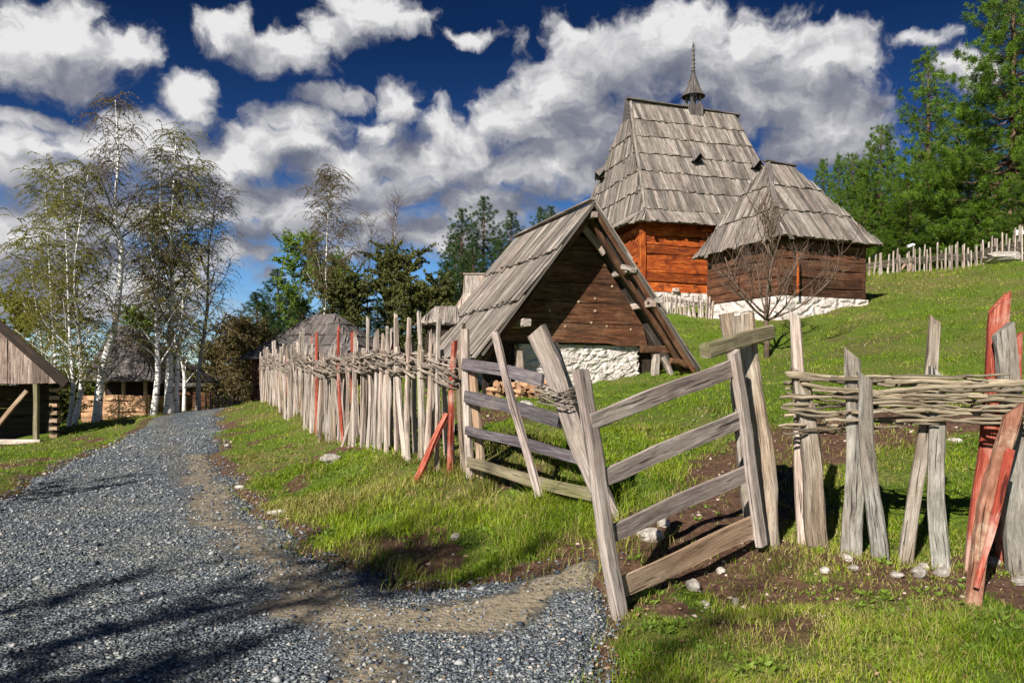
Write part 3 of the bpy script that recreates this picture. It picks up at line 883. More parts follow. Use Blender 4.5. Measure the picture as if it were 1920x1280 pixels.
for nm, a, b_, w, t in tb:
    mb = MB(); mb.beam(a, b_, w, t, (0, 0, 1), seg=4, jit=.008); mb.build(nm, M['gable'] if nm == 'tie_beam' else M['grey'], hut)
for a, z, w, x1 in ((1.86, 2.44, .17, 0), (-1.62, 2.44, .15, 0), (2.05, 2.36, .11, .32)):
    mb = MB(); q = L_(a + x1, .45, 0); mb.beam((q.x, q.y, hz(q.x, q.y) - .15), L_(a, .45, z), w, .15, -ey, seg=5, jit=.012); mb.build('post', M['grey'], hut)
mb = MB(); mb.beam(L_(-.55, .48, 5.25), L_(.85, .48, 4.15), .15, .06, -ey, seg=5); 
mb = MB(); mb.beam(L_(-.25, .5, 5.45), L_(.55, .5, 4.72), .17, .05, -ey, seg=5, jit=.01); mb.build('rafter', M['grey'], hut)
mb = MB(); mb.beam(L_(2.05, .1, 2.28), L_(2.62, .12, 2.16), .14, .10, -ey, seg=3, jit=.01); mb.build('eave_block', M['gable'], hut)

# ---------------------------------------------------------------- main log house
mh = T('log_house', 'tall orange log house with a steep grey shingle roof and turret on the hill', 'house', (7.6, 35.5, hz(7.6, 35.5)))
R0 = Vector((4.78, 31.0, 0)); er = Vector((.955, .296, 0)); el_ = Vector((-.296, .955, 0))
W1, W2, EZ = 8.3, 9.0, 8.20


def Q(a, b, z): return R0 + er * a + el_ * b + Vector((0, 0, z))


RZ = 14.35
fl = .75; FZ = EZ + .62                       # flare: outer strip is shallower
ca, cb = W1 / 2, W2 / 2
r0, r1 = Q(1.80, cb - .4, RZ + .05), Q(W1 - 1.25, cb - .4, RZ - .1)
in0, in1, in2, in3 = Q(fl, fl * .8, FZ), Q(W1 - fl, fl * .8, FZ), Q(W1 - fl, W2 - fl, FZ), Q(fl, W2 - fl, FZ)
cc_ = .28                                      # eave corners are cut back
e0, e1, e2, e3 = Q(.02, .02, EZ), Q(W1, .0, EZ), Q(W1, W2, EZ), Q(0, W2, EZ)
mb = MB()
kw = dict(bw=.185, th=.035, lift=.06, ragged=.07)
roof_face(mb, in0, in1, r1, r0, 6, **kw)
roof_face(mb, in2, in3, r0, r1, 6, **kw)
g0 = r0 + Vector((0, 0, -.95)) - er * .28; g1 = r1 + Vector((0, 0, -.95)) + er * .28
roof_face(mb, in3, in0, g0 - el_ * .42, g0 + el_ * .42, 5, **kw)
roof_face(mb, in1, in2, g1 + el_ * .42, g1 - el_ * .42, 5, **kw)
cut = lambda p, q, k: p + (q - p).normalized() * k
e0r, e0l = cut(e0, e1, cc_ * 1.6), cut(e0, e3, cc_ * 1.6)
roof_face(mb, e0r, e1, in1, in0, 1, **kw); roof_face(mb, e1, e2, in2, in1, 1, **kw)
roof_face(mb, e2, e3, in3, in2, 1, **kw); roof_face(mb, e3, e0l, in0, in3, 1, **kw)
roof_face(mb, e0l, e0r, in0 + (e0r - e0l).normalized() * .01, in0, 1, **kw)
for lo_, hi_ in ((in0, r0), (in1, r1)):
    nn2 = ((lo_ + hi_) / 2 - Q(ca, cb, 10)); mb.beam(lo_ + nn2.normalized() * .05, hi_ + nn2.normalized() * .05, .10, .05, nn2, seg=9, jit=.012)
roof = mb.build('roof', M['shake'], mh)
mb = MB()
mb.beam(r0 - er * .22 + Vector((0, 0, .12)), r1 + er * .30 + Vector((0, 0, .10)), .30, .07, (0, 0, 1), seg=12, jit=.012)
for rr_, s_ in ((r0, -1), (r1, 1)):                 # small gablets at the ridge ends
    c_ = rr_ + er * (s_ * .28)
    b = len(mb.V); mb.V.extend([c_ - el_ * .30 + Vector((0, 0, -.95)), c_ + el_ * .30 + Vector((0, 0, -.95)), c_ + Vector((0, 0, .05)), rr_ - el_ * .3 + Vector((0, 0, -.95)), rr_ + el_ * .3 + Vector((0, 0, -.95)), rr_ + Vector((0, 0, .05))])
    for idx in ((0, 1, 2), (5, 4, 3), (0, 2, 5, 3), (1, 4, 5, 2)): mb.face([b + i for i in idx], [(0, 0), (1, 0), (1, 1), (0, 1)][:len(idx)], .1)
mb.build('ridge_board', M['shakedark'], roof)


def vent(root_roof, c, n_h, up, w=.55, h=.5):
    """small triangular smoke vent that opens under a lifted shingle"""
    sd_ = n_h.cross(Vector((0, 0, 1))).normalized()
    mb = MB()
    tip = c + up * .85
    lo0 = c - sd_ * w * .5 + n_h * .36 + Vector((0, 0, .04)); lo1 = c + sd_ * w * .5 + n_h * .36 + Vector((0, 0, -.06)); mid = c + n_h * .46 + Vector((0, 0, .30))
    for a, b_ in ((lo0, mid), (mid, lo1)):
        b = len(mb.V); mb.V.extend([a, b_, tip, a + Vector((0, 0, .04)), b_ + Vector((0, 0, .04)), tip + Vector((0, 0, .04))])
        for idx in ((0, 2, 1), (3, 4, 5), (0, 1, 4, 3), (1, 2, 5, 4), (0, 3, 5, 2)): mb.face([b + i for i in idx], [(0, 0), (.3, 0), (.3, .6), (0, .6)][:len(idx)], random.random())
    v_ = mb.build('smoke_vent', M['shakedark'], root_roof)
    mb = MB()
    b = len(mb.V); a0 = c - sd_ * w * .46 + n_h * .27; a1 = c + sd_ * w * .46 + n_h * .27; a2 = c + n_h * .36 + Vector((0, 0, .26))
    mb.V.extend([a0, a1, a2, a0 - n_h * .2, a1 - n_h * .2, a2 - n_h * .2])
    for idx in ((0, 1, 2), (5, 4, 3), (0, 3, 4, 1), (1, 4, 5, 2), (2, 5, 3, 0)): mb.face([b + i for i in idx], [(0, 0)] * len(idx), .1)
    mb.build('opening', M['black'], v_)


def on_face(p0, pu, pv, px, py):
    n = pu.cross(pv).normalized(); dv = Vector(((px - 960) / F, 1, (HY - py) / F)); o3 = Vector((0, 0, CZ))
    return o3 + dv * ((p0 - o3).dot(n) / dv.dot(n))


fu, fv = in1 - in0, r0 - in0
vent(roof, on_face(in0, fu, fv, 1303, 306), -el_, (el_ * .6 + Vector((0, 0, 1))).normalized())
vent(roof, on_face(in0, fu, fv, 1414, 318), -el_, (el_ * .6 + Vector((0, 0, 1))).normalized())
vent(roof, on_face(in0, in3 - in0, g0 - in0, 1133, 336), -er, (er * .4 + Vector((0, 0, 1))).normalized())
# walls
ov = .62; z0l, z1l = 5.50, EZ + .3
wl = [Q(ov, ov, 0), Q(W1 - ov, ov, 0), Q(W1 - ov, W2 - ov, 0), Q(ov, W2 - ov, 0)]
mb = MB()
for i in range(4): log_wall(mb, wl[i], wl[(i + 1) % 4], z0l + (i % 2) * .04, z1l, 8, th=.18, ends=.02)
w_ = mb.build('log_wall', M['orange'], mh)
for i in range(4):
    q = wl[i] + (wl[i] - (wl[0] + wl[2]) / 2).normalized() * .05
    mb = MB(); mb.beam(q + Vector((0, 0, z0l)), q + Vector((0, 0, z1l)), .26, .26, -el_, seg=7, jit=.014); mb.build('corner_post', M['orange'], w_)
for t_ in (.20, .42, .60):
    mb = MB(); q = wl[0].lerp(wl[1], t_); mb.beam(q + Vector((0, 0, z0l + .10)) + el_ * .3, q + Vector((0, 0, z0l + .10)) - el_ * .24, .20, .16, (0, 0, 1), seg=3, jit=.01); mb.build('beam_end', M['grey'], mh)
mb = MB()
for i in range(4):
    a, b_ = wl[i], wl[(i + 1) % 4]; d_ = (b_ - a).normalized(); n_ = Vector((d_.y, -d_.x, 0))
    stone_wall(mb, a - d_ * .1 + n_ * .08, b_ + d_ * .1 + n_ * .08, 3.6, 3.6, z0l - .002, n_, th=.5, amp=.016, cell=.5, seed=20 + i, step=.12)
mb.build('stone_base', M['limewash'], mh)
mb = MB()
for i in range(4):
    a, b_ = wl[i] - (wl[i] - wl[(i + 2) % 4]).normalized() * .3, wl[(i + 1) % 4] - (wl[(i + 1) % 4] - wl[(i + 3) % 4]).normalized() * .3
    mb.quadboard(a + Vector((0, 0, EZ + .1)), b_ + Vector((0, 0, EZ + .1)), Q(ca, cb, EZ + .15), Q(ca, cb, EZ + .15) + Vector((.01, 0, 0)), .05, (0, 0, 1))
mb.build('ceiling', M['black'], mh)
# turret
tc_ = on_face(r0, r1 - r0, Vector((0, 0, 1)), 1300, 205); tc_ = r0 + er * ((tc_ - r0).dot(er))
tz = RZ
mb = MB()
for s1 in (-1, 1):
    for s2 in (-1, 1):
        q = tc_ + er * (s1 * .22) + el_ * (s2 * .22); q.z = tz - .35
        mb.beam(q, q + Vector((0, 0, 1.12)), .09, .09, -el_, seg=3)
for s1 in range(-2, 3):
    for s2 in (-1, 1):
        q = tc_ + er * (s1 * .13) + el_ * (s2 * .30); q.z = tz - .75; mb.box(q, q + Vector((0, 0, .92 + .03 * (s1 % 2))), .12, .035, -el_)
        q = tc_ + el_ * (s1 * .13) + er * (s2 * .31); q.z = tz - .75; mb.box(q, q + Vector((0, 0, .90 + .03 * (s1 % 2))), .12, .035, -er)
tur = mb.build('turret', M['shakedark'], mh)
mb = MB(); cz_ = tz + .62; K = 18
for k in range(K):
    a0, a1 = 2 * math.pi * k / K, 2 * math.pi * (k + 1) / K - .03
    q = lambda a, r_, z: Vector((tc_.x + math.cos(a) * r_, tc_.y + math.sin(a) * r_, z))
    am = (a0 + a1) / 2; n_ = Vector((math.cos(am), math.sin(am), .6)).normalized()
    mb.quadboard(q(a0, .52, cz_ - .03), q(a1, .52, cz_ - .03), q(a1, .28, cz_ + .38), q(a0, .28, cz_ + .38), .025, n_)
    mb.quadboard(q(a0, .29, cz_ + .36), q(a1, .29, cz_ + .36), q(a1, .06, cz_ + 1.05), q(a0, .06, cz_ + 1.05), .025, n_)
mb.build('turret_cap', M['shakedark'], tur)
mb = MB(); prof = [(0, .07), (.06, .11), (.12, .05), (.16, .10), (.26, .06), (.32, .10), (.42, .06), (.50, .09), (.60, .055), (.68, .095), (.78, .05), (.9, .085), (1.0, .045), (1.1, .08), (1.2, .035), (1.32, .06), (1.42, .02), (1.5, .01)]
mb.tube([Vector((tc_.x, tc_.y, cz_ + 1.0 + z)) for z, _ in prof], [r_ for _, r_ in prof], 8, .4, sm=False)
mb.build('finial', M['shakedark'], tur)

# ---------------------------------------------------------------- smaller log house in front of it
ah = T('log_cabin', 'square dark log cabin with hipped shingle roof on white stones beside the tall house', 'cabin', (9.8, 28.6, hz(9.8, 28.6)))
R1 = Vector((8.79, 26.0, 0)); fr = Vector((.926, .377, 0)); fl_ = Vector((-.46, .888, 0))
A1, A2, E1 = 4.35, 4.3, 6.65


def K_(a, b, z): return R1 + fr * a + fl_ * b + Vector((0, 0, z))


mb = MB(); kz = 9.75
k0, k1 = K_(1.62, 2.35, kz), K_(2.75, 2.35, kz - .03)
a0, a1, a2, a3 = K_(0, 0, E1), K_(A1, 0, E1 - .04), K_(A1, A2, E1), K_(0, A2, E1 - .15)
kw = dict(bw=.16, th=.032, lift=.06, ragged=.07)
roof_face(mb, a0, a1, k1, k0, 3, **kw); roof_face(mb, a1, a2, k1 + fl_ * .05, k1 - fl_ * .05, 3, **kw); roof_face(mb, a2, a3, k0, k1, 3, **kw); roof_face(mb, a3, a0, k0 - fl_ * .05, k0 + fl_ * .05, 3, **kw)
roof = mb.build('roof', M['shake'], ah)
mb = MB(); mb.beam(k0 - fr * .14 + Vector((0, 0, .07)), k1 + fr * .12 + Vector((0, 0, .06)), .22, .06, (0, 0, 1), seg=5, jit=.01)
mb.build('ridge_board', M['shakedark'], roof)
mb = MB(); mb.beam(a0.lerp(k0, .34) + Vector((-.02, -.06, .06)), k0 + Vector((-.02, -.04, .06)), .16, .04, (-.4, -.9, .8), seg=6, jit=.012)
mb.build('hip_board', M['shakedark'], roof)
o1 = .42; wz0, wz1 = 4.72, E1 + .25
wq = [K_(o1, o1, 0), K_(A1 - o1, o1, 0), K_(A1 - o1, A2 - o1, 0), K_(o1, A2 - o1, 0)]
mb = MB()
for i in range(4): log_wall(mb, wq[i], wq[(i + 1) % 4], wz0 + (i % 2) * .03, wz1, 7, th=.17, ends=.10)
mb.build('log_wall', M['brownlog'], ah)
mb = MB()
for i in range(4):
    a, b_ = wq[i], wq[(i + 1) % 4]; d_ = (b_ - a).normalized(); n_ = Vector((d_.y, -d_.x, 0))
    stone_wall(mb, a - d_ * .16 + n_ * .12, b_ + d_ * .16 + n_ * .12, 3.2, 3.4, wz0 - .003, n_, th=.5, amp=.028, cell=.5, seed=30 + i, step=.09)
mb.build('stone_base', M['limewash'], ah)
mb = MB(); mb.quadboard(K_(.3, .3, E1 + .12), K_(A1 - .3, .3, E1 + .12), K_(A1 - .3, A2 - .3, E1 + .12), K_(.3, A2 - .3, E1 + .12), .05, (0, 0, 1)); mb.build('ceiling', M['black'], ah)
mb = MB(); q = wq[0] - fr * .1 - fl_ * .1; mb.beam(q + Vector((.5, -.1, wz0 + .05)), q + Vector((.5, -.1, wz0 + 1.35)), .07, .05, -fl_, seg=3); mb.build('batten', M['orange'], ah)

# ---------------------------------------------------------------- shed at the left edge
sh = T('open_shed', 'dark open-fronted shed with vertical board gable at the left edge of the road', 'shed', on(30, 20.0))
so = on(30, 20.0); hz0 = on(70, 20).z
sP = lambda px, py, Yd: P(px, py, Yd)
mb = MB()
zE = P(0, 719, 20).z
xL, xR, apx = P(-230, 0, 20).x, P(108, 0, 20).x, P(-40, 0, 20).x
zA = P(0, 575, 20).z
for k in range(22):
    x0 = xL + (xR - xL) * k / 22; x1 = xL + (xR - xL) * (k + 1) / 22 - .008
    zt = lambda x: zA + (zE - zA) * abs(x - apx) / (xR - apx) if x > apx else zA + (zE - zA) * abs(x - apx) / (apx - xL)
    yy = 20.0 + random.uniform(-.012, .012)
    mb.quadboard(Vector((x0, yy, zE)), Vector((x1, yy, zE + random.uniform(-.02, .02))), Vector((x1, yy, max(zE, zt(x1)))), Vector((x0, yy, max(zE, zt(x0)))), .04, (0, -1, 0))
mb.build('gable_wall', M['shedboard'], sh)
mb = MB()
ovx = P(136, 0, 20).x; zO = zE - .02; up = zA + .10
for (xa, s_) in ((ovx, 1), (2 * apx - ovx, -1)):
    bk = Vector((-2.75, 3.9, 0)); A_ = Vector((xa, 19.75, zO)); B_ = A_ + bk; D_ = Vector((apx, 19.75, up)); C_ = D_ + bk
    if s_ < 0: A_, B_, C_, D_ = B_, A_, D_, C_
    roof_face(mb, A_, B_, C_, D_, 3, bw=.2, th=.035, lift=.05)
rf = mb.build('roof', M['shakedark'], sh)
mb = MB()
mb.beam(Vector((apx, 19.72, up + .01)), Vector((ovx, 19.72, zO + .01)), .24, .05, (0, -1, 0), seg=6); mb.beam(Vector((apx, 19.72, up - .02)), Vector((2 * apx - ovx, 19.72, zO - .02)), .16, .05, (0, -1, 0), seg=6)
mb.build('barge_board', M['darklog'], rf)
gz = P(0, 826, 20).z
mb = MB(); mb.beam(Vector((P(68, 0, 20).x, 20, gz)), Vector((P(68, 0, 20).x, 20, zE)), .115, .11, (0, -1, 0)); mb.build('post', M['mossrail'], sh)
mb = MB(); mb.beam(P(-25, 822, 20), P(50, 732, 20), .10, .07, (0, -1, 0)); mb.build('brace', M['railtan'], sh)
mb = MB(); mb.beam(P(-240, 828, 20), P(78, 828, 20), .13, .16, (0, -1, 0)); mb.build('sill_beam', M['grey'], sh)
mb = MB(); zb0 = so.z - .4
stone_wall(mb, (P(-240, 0, 20).x, 20.02), (P(80, 0, 20).x, 20.02), zb0, zb0, gz - .09, Vector((0, -1, 0)), th=.4, amp=.05, cell=.2, seed=77, step=.07)
mb.build('stone_base', M['rubble'], sh)
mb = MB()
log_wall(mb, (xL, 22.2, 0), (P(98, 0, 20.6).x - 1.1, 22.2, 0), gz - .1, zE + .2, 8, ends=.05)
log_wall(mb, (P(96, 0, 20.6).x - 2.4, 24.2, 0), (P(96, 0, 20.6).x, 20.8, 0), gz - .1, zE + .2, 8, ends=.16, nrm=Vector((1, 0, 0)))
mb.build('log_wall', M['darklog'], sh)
mb = MB()
for k in range(7):
    z = gz + .02 + k * (zE - gz) / 7.2; xx = P(101, 0, 20.6).x
    mb.beam((xx - .1, 20.62, z + .06), (xx + .10, 20.62, z + .06), .10, .12, (0, -1, 0), seg=2)
mb.build('log_end', M['railtan'], sh)

# ---------------------------------------------------------------- lodge behind the birches
bh = T('shingled_lodge', 'lodge with a dark pyramid shingle roof and pale timber wall behind the white birches', 'house', on(225, 33.5))
mb = MB(); zE2 = P(0, 714, 33).z; zt2 = P(0, 612, 36).z
c0, c1, c2, c3_ = Vector((P(152, 0, 33).x, 33, zE2)), Vector((P(292, 0, 33).x, 33, zE2)), Vector((P(292, 0, 33).x + .8, 38, zE2)), Vector((P(152, 0, 33).x - .2, 38, zE2))
t0_, t1_ = Vector((P(216, 0, 35.5).x, 35.5, zt2)), Vector((P(246, 0, 35.5).x, 35.5, zt2))
kw = dict(bw=.22, th=.03, lift=.05)
roof_face(mb, c0, c1, t1_, t0_, 5, **kw); roof_face(mb, c1, c2, t1_ + Vector((0, .05, 0)), t1_, 5, **kw); roof_face(mb, c2, c3_, t0_, t1_, 5, **kw); roof_face(mb, c3_, c0, t0_, t0_ + Vector((0, .05, 0)), 5, **kw)
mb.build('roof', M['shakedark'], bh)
mb = MB(); zb = P(0, 800, 33.6).z - .3; zm = P(0, 741, 33.6).z
wa, wb = (P(155, 0, 33.6).x, 33.6), (P(275, 0, 33.6).x, 33.6)
log_wall(mb, (*wa, 0), (*wb, 0), zb + .45, zm, 5, th=.2, ends=.02)
log_wall(mb, (*wb, 0), (wb[0] + .3, 37.4, 0), zb + .45, zm, 5, th=.2, ends=.02)
mb.build('timber_wall', M['cutwood'], bh)
mb = MB(); stone_wall(mb, wa, wb, zb - .6, zb - .4, zb + .45, Vector((0, -1, 0)), th=3.6, amp=.05, seed=50, step=.1); mb.build('stone_base', M['rubble'], bh)
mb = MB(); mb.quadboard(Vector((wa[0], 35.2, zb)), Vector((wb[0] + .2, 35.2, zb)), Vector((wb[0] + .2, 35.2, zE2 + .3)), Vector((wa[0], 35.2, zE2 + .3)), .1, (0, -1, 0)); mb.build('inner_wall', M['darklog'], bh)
for px in (157, 196, 232, 273):
    mb = MB(); x_ = P(px, 0, 33.6).x; mb.beam((x_, 33.6, zm - .02), (x_, 33.6, zE2 + .1), .14, .14, (0, -1, 0), seg=3); mb.build('post', M['railtan'], bh)

# ---------------------------------------------------------------- roofs behind the picket fence
def simple_hut(name, label, cat, cx, cy, hw, hl, z_e, z_t, ang, rows=4, ridge=.5, zb=None):
    c, s_ = math.cos(ang), math.sin(ang); u = Vector((c, s_, 0)); v_ = Vector((-s_, c, 0)); o_ = Vector((cx, cy, 0))
    root = T(name, label, cat, (cx, cy, hz(cx, cy)))
    p = lambda a, b, z: o_ + u * a + v_ * b + Vector((0, 0, z))
    mb = MB(); t0, t1 = p(-ridge, 0, z_t), p(ridge, 0, z_t)
    q = [p(-hw, -hl, z_e), p(hw, -hl, z_e), p(hw, hl, z_e), p(-hw, hl, z_e)]
    kw = dict(bw=.2, th=.03, lift=.05)
    roof_face(mb, q[0], q[1], t1, t0, rows, **kw); roof_face(mb, q[1], q[2], t1 + v_ * .04, t1 - v_ * .04, rows, **kw)
    roof_face(mb, q[2], q[3], t0, t1, rows, **kw); roof_face(mb, q[3], q[0], t0 - v_ * .04, t0 + v_ * .04, rows, **kw)
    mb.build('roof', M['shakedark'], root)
    mb = MB(); zg = hz(cx, cy) - .8; k = .82
    w = [p(-hw * k, -hl * k, 0), p(hw * k, -hl * k, 0), p(hw * k, hl * k, 0), p(-hw * k, hl * k, 0)]
    for i in range(4): log_wall(mb, w[i], w[(i + 1) % 4], zg, z_e + .2, max(4, int((z_e - zg) / .28)), ends=.1)
    mb.build('log_wall', M['brownlog'], root)
    return root


q = P(592, 590, 33)
simple_hut('barn', 'low barn with mossy dark shingle roof showing over the far end of the picket fence', 'barn', q.x + .4, 33, 2.6, 2.2, P(0, 672, 31).z, q.z, -.25, 4, .5)
# neighbour hut: tall tapering smoke hood and a low shingled hood, just behind the A-shaped hut
nb = T('smoke_hood', 'pale flared shingle smoke hood rising behind the back of the small A-shaped hut', 'chimney', on(890, 22.5))
mb = MB(); zt = P(0, 519, 22.5).z; zm = P(0, 552, 22.5).z; zl = P(0, 640, 22.5).z
xa, xb = P(873, 0, 22.5).x, P(925, 0, 22.5).x; xc = P(822, 0, 22.5).x; xd = xb + .7
for (y0, y1, n_) in ((22.2, 22.2, (0, -1, 0)),):
    pass
f = lambda x, y, z: Vector((x, y, z))
top = [f(xa, 22.2, zt), f(xb, 22.2, zt), f(xb, 22.9, zt), f(xa, 22.9, zt)]
mid = [f(xa - .01, 22.15, zm), f(xb + .01, 22.15, zm), f(xb + .01, 22.95, zm), f(xa - .01, 22.95, zm)]
md2 = [f((xa * .65 + xc * .35), 21.8, (zm * .6 + zl * .4)), f(xb + .3, 21.8, zm * .6 + zl * .4), f(xb + .3, 23.3, zm * .6 + zl * .4), f((xa * .65 + xc * .35), 23.3, zm * .6 + zl * .4)]
bot = [f(xc, 21.2, zl), f(xd, 21.2, zl), f(xd, 23.9, zl), f(xc, 23.9, zl)]
for lo, hi in ((mid, top), (md2, mid), (bot, md2)):
    for i in range(4):
        j = (i + 1) % 4; roof_face(mb, lo[i], lo[j], hi[j], hi[i], 1, bw=.1, th=.02, lift=.025, over=.04)
mb.quadboard(top[0] + f(-.05, -.05, .02), top[1] + f(.05, -.05, .02), top[2] + f(.05, .05, .02), top[3] + f(-.05, .05, .02), .04, (0, 0, 1))
mb.build('shingles', M['grey'], nb)
mb = MB(); zg = on(880, 22.5).z - .5
for (a, b_) in ((f(xc + .2, 21.5, 0), f(xd - .2, 21.5, 0)), (f(xd - .2, 21.5, 0), f(xd - .2, 23.7, 0)), (f(xc + .2, 23.7, 0), f(xc + .2, 21.5, 0))): log_wall(mb, a, b_, zg, zl + .1, 6, ends=.05)
mb.build('log_wall', M['brownlog'], nb)
lh = T('shingled_kiosk', 'low hood roofed with grey shingles left behind the small A-shaped hut', 'hut', on(825, 20.5))
mb = MB(); zt = P(0, 577, 20.5).z; ze = P(0, 610, 20.5).z; x0_, x1_ = P(787, 0, 20.5).x, P(846, 0, 20.5).x; xt0, xt1 = P(815, 0, 20.5).x, P(856, 0, 20.5).x
e_ = [f(x0_, 20.0, ze), f(x1_ + .35, 20.0, ze), f(x1_ + .35, 21.4, ze), f(x0_, 21.4, ze)]; t_ = [f(xt0, 20.5, zt), f(xt1, 20.5, zt), f(xt1, 20.9, zt), f(xt0, 20.9, zt)]
for i in range(4): j = (i + 1) % 4; roof_face(mb, e_[i], e_[j], t_[j], t_[i], 1, bw=.1, th=.02, lift=.03, over=.03)
mb.quadboard(t_[0], t_[1], t_[2], t_[3], .05, (0, 0, 1)); mb.build('roof', M['shake'], lh)
mb = MB(); zg = on(825, 20.5).z - .5
for (a, b_) in ((f(x0_ + .25, 20.25, 0), f(x1_ + .1, 20.25, 0)), (f(x1_ + .1, 20.25, 0), f(x1_ + .1, 21.2, 0)), (f(x0_ + .25, 21.2, 0), f(x0_ + .25, 20.25, 0))): log_wall(mb, a, b_, zg, ze + .05, 6, ends=.02)
mb.build('log_wall', M['darklog'], lh)

q = on(345, 52)
simple_hut('farmhouse', 'distant farmhouse with a brown roof seen between the birch trunks down the road', 'house', q.x, 54, 3.4, 2.6, P(0, 725, 54).z, P(0, 700, 54).z, .1, 3, 2.2)

# ================================================================ fences and gates
def wp(px, py, Yd): return P(px, py, Yd)


# picket fence along the road
FX = [(-.52, 8.80), (-.83, 9.25), (-1.35, 10.0), (-1.9, 10.85), (-2.45, 11.8), (-3.2, 13.4), (-4.45, 16.6), (-5.9, 20.3), (-7.3, 23.6), (-8.1, 26), (-8.55, 28.5)]
fx_ = np.array(FX); seg = np.hypot(*np.diff(fx_, axis=0).T); cum = np.r_[0, np.cumsum(seg)]


def fpos(s_): return Vector((np.interp(s_, cum, fx_[:, 0]), np.interp(s_, cum, fx_[:, 1]), 0))


def fdir(s_): return (fpos(min(s_ + .2, cum[-1])) - fpos(max(s_ - .2, 0))).normalized()


pf = T('picket_fence', 'long fence of split grey and red stakes bound by a woven band beside the road', 'fence', (fx_[3, 0], fx_[3, 1], hz(*fx_[3])))
rf_ = random.Random(5); s_ = .06; stakes = []
while s_ < cum[-1]:
    stakes.append(s_); s_ += rf_.uniform(.085, .135) * (1 + .02 * s_)
near_red = {1: 1, 14: 1, 30: 1, 31: 1, 47: 1, 60: 1, 72: 1, 85: 1}; rest = MB()
for i, s_ in enumerate(stakes):
    c = fpos(s_); t_ = fdir(s_); n_ = Vector((-t_.y, t_.x, 0)); n_ = n_ if n_.y < 0 or n_.x < 0 else -n_
    side = .055 * (1 if i % 2 else -1)
    c = c + n_ * side; z = hz(c.x, c.y)
    h = rf_.choice([1.34, 1.38, 1.42, 1.45, 1.5, 1.55, 1.62, 1.8]) * rf_.uniform(.86, .98)
    if i == 0: h = 1.65
    if i == 1: h = 1.5
    w = rf_.uniform(.055, .105) * (1 + .012 * s_); lean = t_ * rf_.gauss(0, .075) + n_ * rf_.gauss(.02, .035)
    red = i in near_red
    if i == 1: w = .062
    mb = MB() if i < 97 else rest; top = c + lean + Vector((0, 0, z + h)); bot = c - lean * .6 + n_ * rf_.uniform(-.02, .07) + Vector((0, 0, z - .12))
    mb.beam(bot, top, w, rf_.uniform(.03, .055), n_, seg=7 if s_ < 6 else 5, jit=.009, w1=w * rf_.uniform(.35, .9), bend=rf_.gauss(0, .032), cut=rf_.choice([-1, 1]) * w * rf_.uniform(.3, 1.5), bendn=rf_.gauss(0, .015))
    if i < 97: mb.build('stake', M['red'] if red else M['grey'] if rf_.random() < .7 else M['post'], pf, 'reddish stake of fresh wood' if red else None)
rest = rest.build('stakes', M['grey'], pf); rest['kind'] = 'stuff'
# leaning props on the road side
for (px0, py0, px1, py1, w, mt, lb) in ((838, 775, 774, 908, .085, 'red', 'fresh red board leaning against the stakes'), (668, 752, 640, 838, .05, 'grey', None), (545, 715, 535, 778, .04, 'grey', None), (610, 755, 600, 800, .06, 'grey', None), (690, 740, 640, 832, .05, 'post', None)):
    a = ground_at(px1, py1); yy = a.y
    top = P(px0, py0, yy + .12); mb = MB(); mb.beam(a - Vector((0, 0, .04)), top, w, .04, (-.6, -.8, 0), seg=5, jit=.007, w1=w * .8); mb.build('prop', M[mt], pf, lb)
mb = MB(); K = 12
for k in range(K):
    pts = []; s_ = 0; ph = k % 2; rad = []; zb_ = 1.0 + .28 * (k + .5) / K
    i = 0; sgn = 1 if k % 2 else -1
    while i < len(stakes) - 1:
        # rods of two or three metres, ends tucked in, lying askew so that the band looks plaited
        n_r = rf_.randint(5, 9); j = min(i + n_r, len(stakes) - 1)
        tilt = rf_.uniform(.0, .10) * (1 if rf_.random() < .75 else -1); r0_ = rf_.uniform(.011, .017); pts = []
        for q_ in range(i, j + 1):
            for f_ in (0, .5):
                if q_ == j and f_: break
                ss = stakes[q_] + (stakes[min(q_ + 1, len(stakes) - 1)] - stakes[q_]) * f_
                c = fpos(ss); t_ = fdir(ss); nn_ = Vector((-t_.y, t_.x, 0)); nn_ = nn_ if nn_.y < 0 or nn_.x < 0 else -nn_
                amp = 0 if f_ else (-.055 if ((q_ % 2) == (1)) else .055) * 1.75
                fr_ = (q_ + f_ - i) / (j - i)
                z = hz(c.x, c.y) + zb_ + tilt * (fr_ - .5) + rf_.uniform(-.008, .008)
                pts.append(c + nn_ * (amp * (.55 if sgn > 0 else -.55) + rf_.uniform(.025, .075)) + Vector((0, 0, z)))
        if len(pts) > 2: mb.tube(pts, [r0_ * (1.1 - .5 * t2 / len(pts)) for t2 in range(len(pts))], 5)
        i = max(j - rf_.randint(1, 3), i + 2)
mb.build('woven_band', M['osier'], pf)
mb = MB()                                                   # short rods wrapped askew over the band
for s_ in np.arange(0, cum[-1] - .5, .05):
    if rf_.random() < .15: continue
    c0_ = fpos(s_); t_ = fdir(s_); nn_ = Vector((-t_.y, t_.x, 0)); nn_ = nn_ if nn_.y < 0 or nn_.x < 0 else -nn_
    ln = rf_.uniform(.22, .40) * (1 + .02 * s_); dz = rf_.uniform(.02, .075) * rf_.choice((1, 1, 1, -.6)); zc = rf_.uniform(1.03, 1.25); c1_ = fpos(min(s_ + ln, cum[-1])); o_ = rf_.uniform(.12, .155); za = hz(c0_.x, c0_.y)
    mb.tube([c0_ + nn_ * (o_ - .06) + Vector((0, 0, za + zc - dz)), (c0_ + c1_) / 2 + nn_ * o_ + Vector((0, 0, za + zc + .01)), c1_ + nn_ * (o_ - .05) + Vector((0, 0, za + zc + dz))], [.018, .017, .012], 5)
mb.build('slanting_rods', M['osier'], pf)

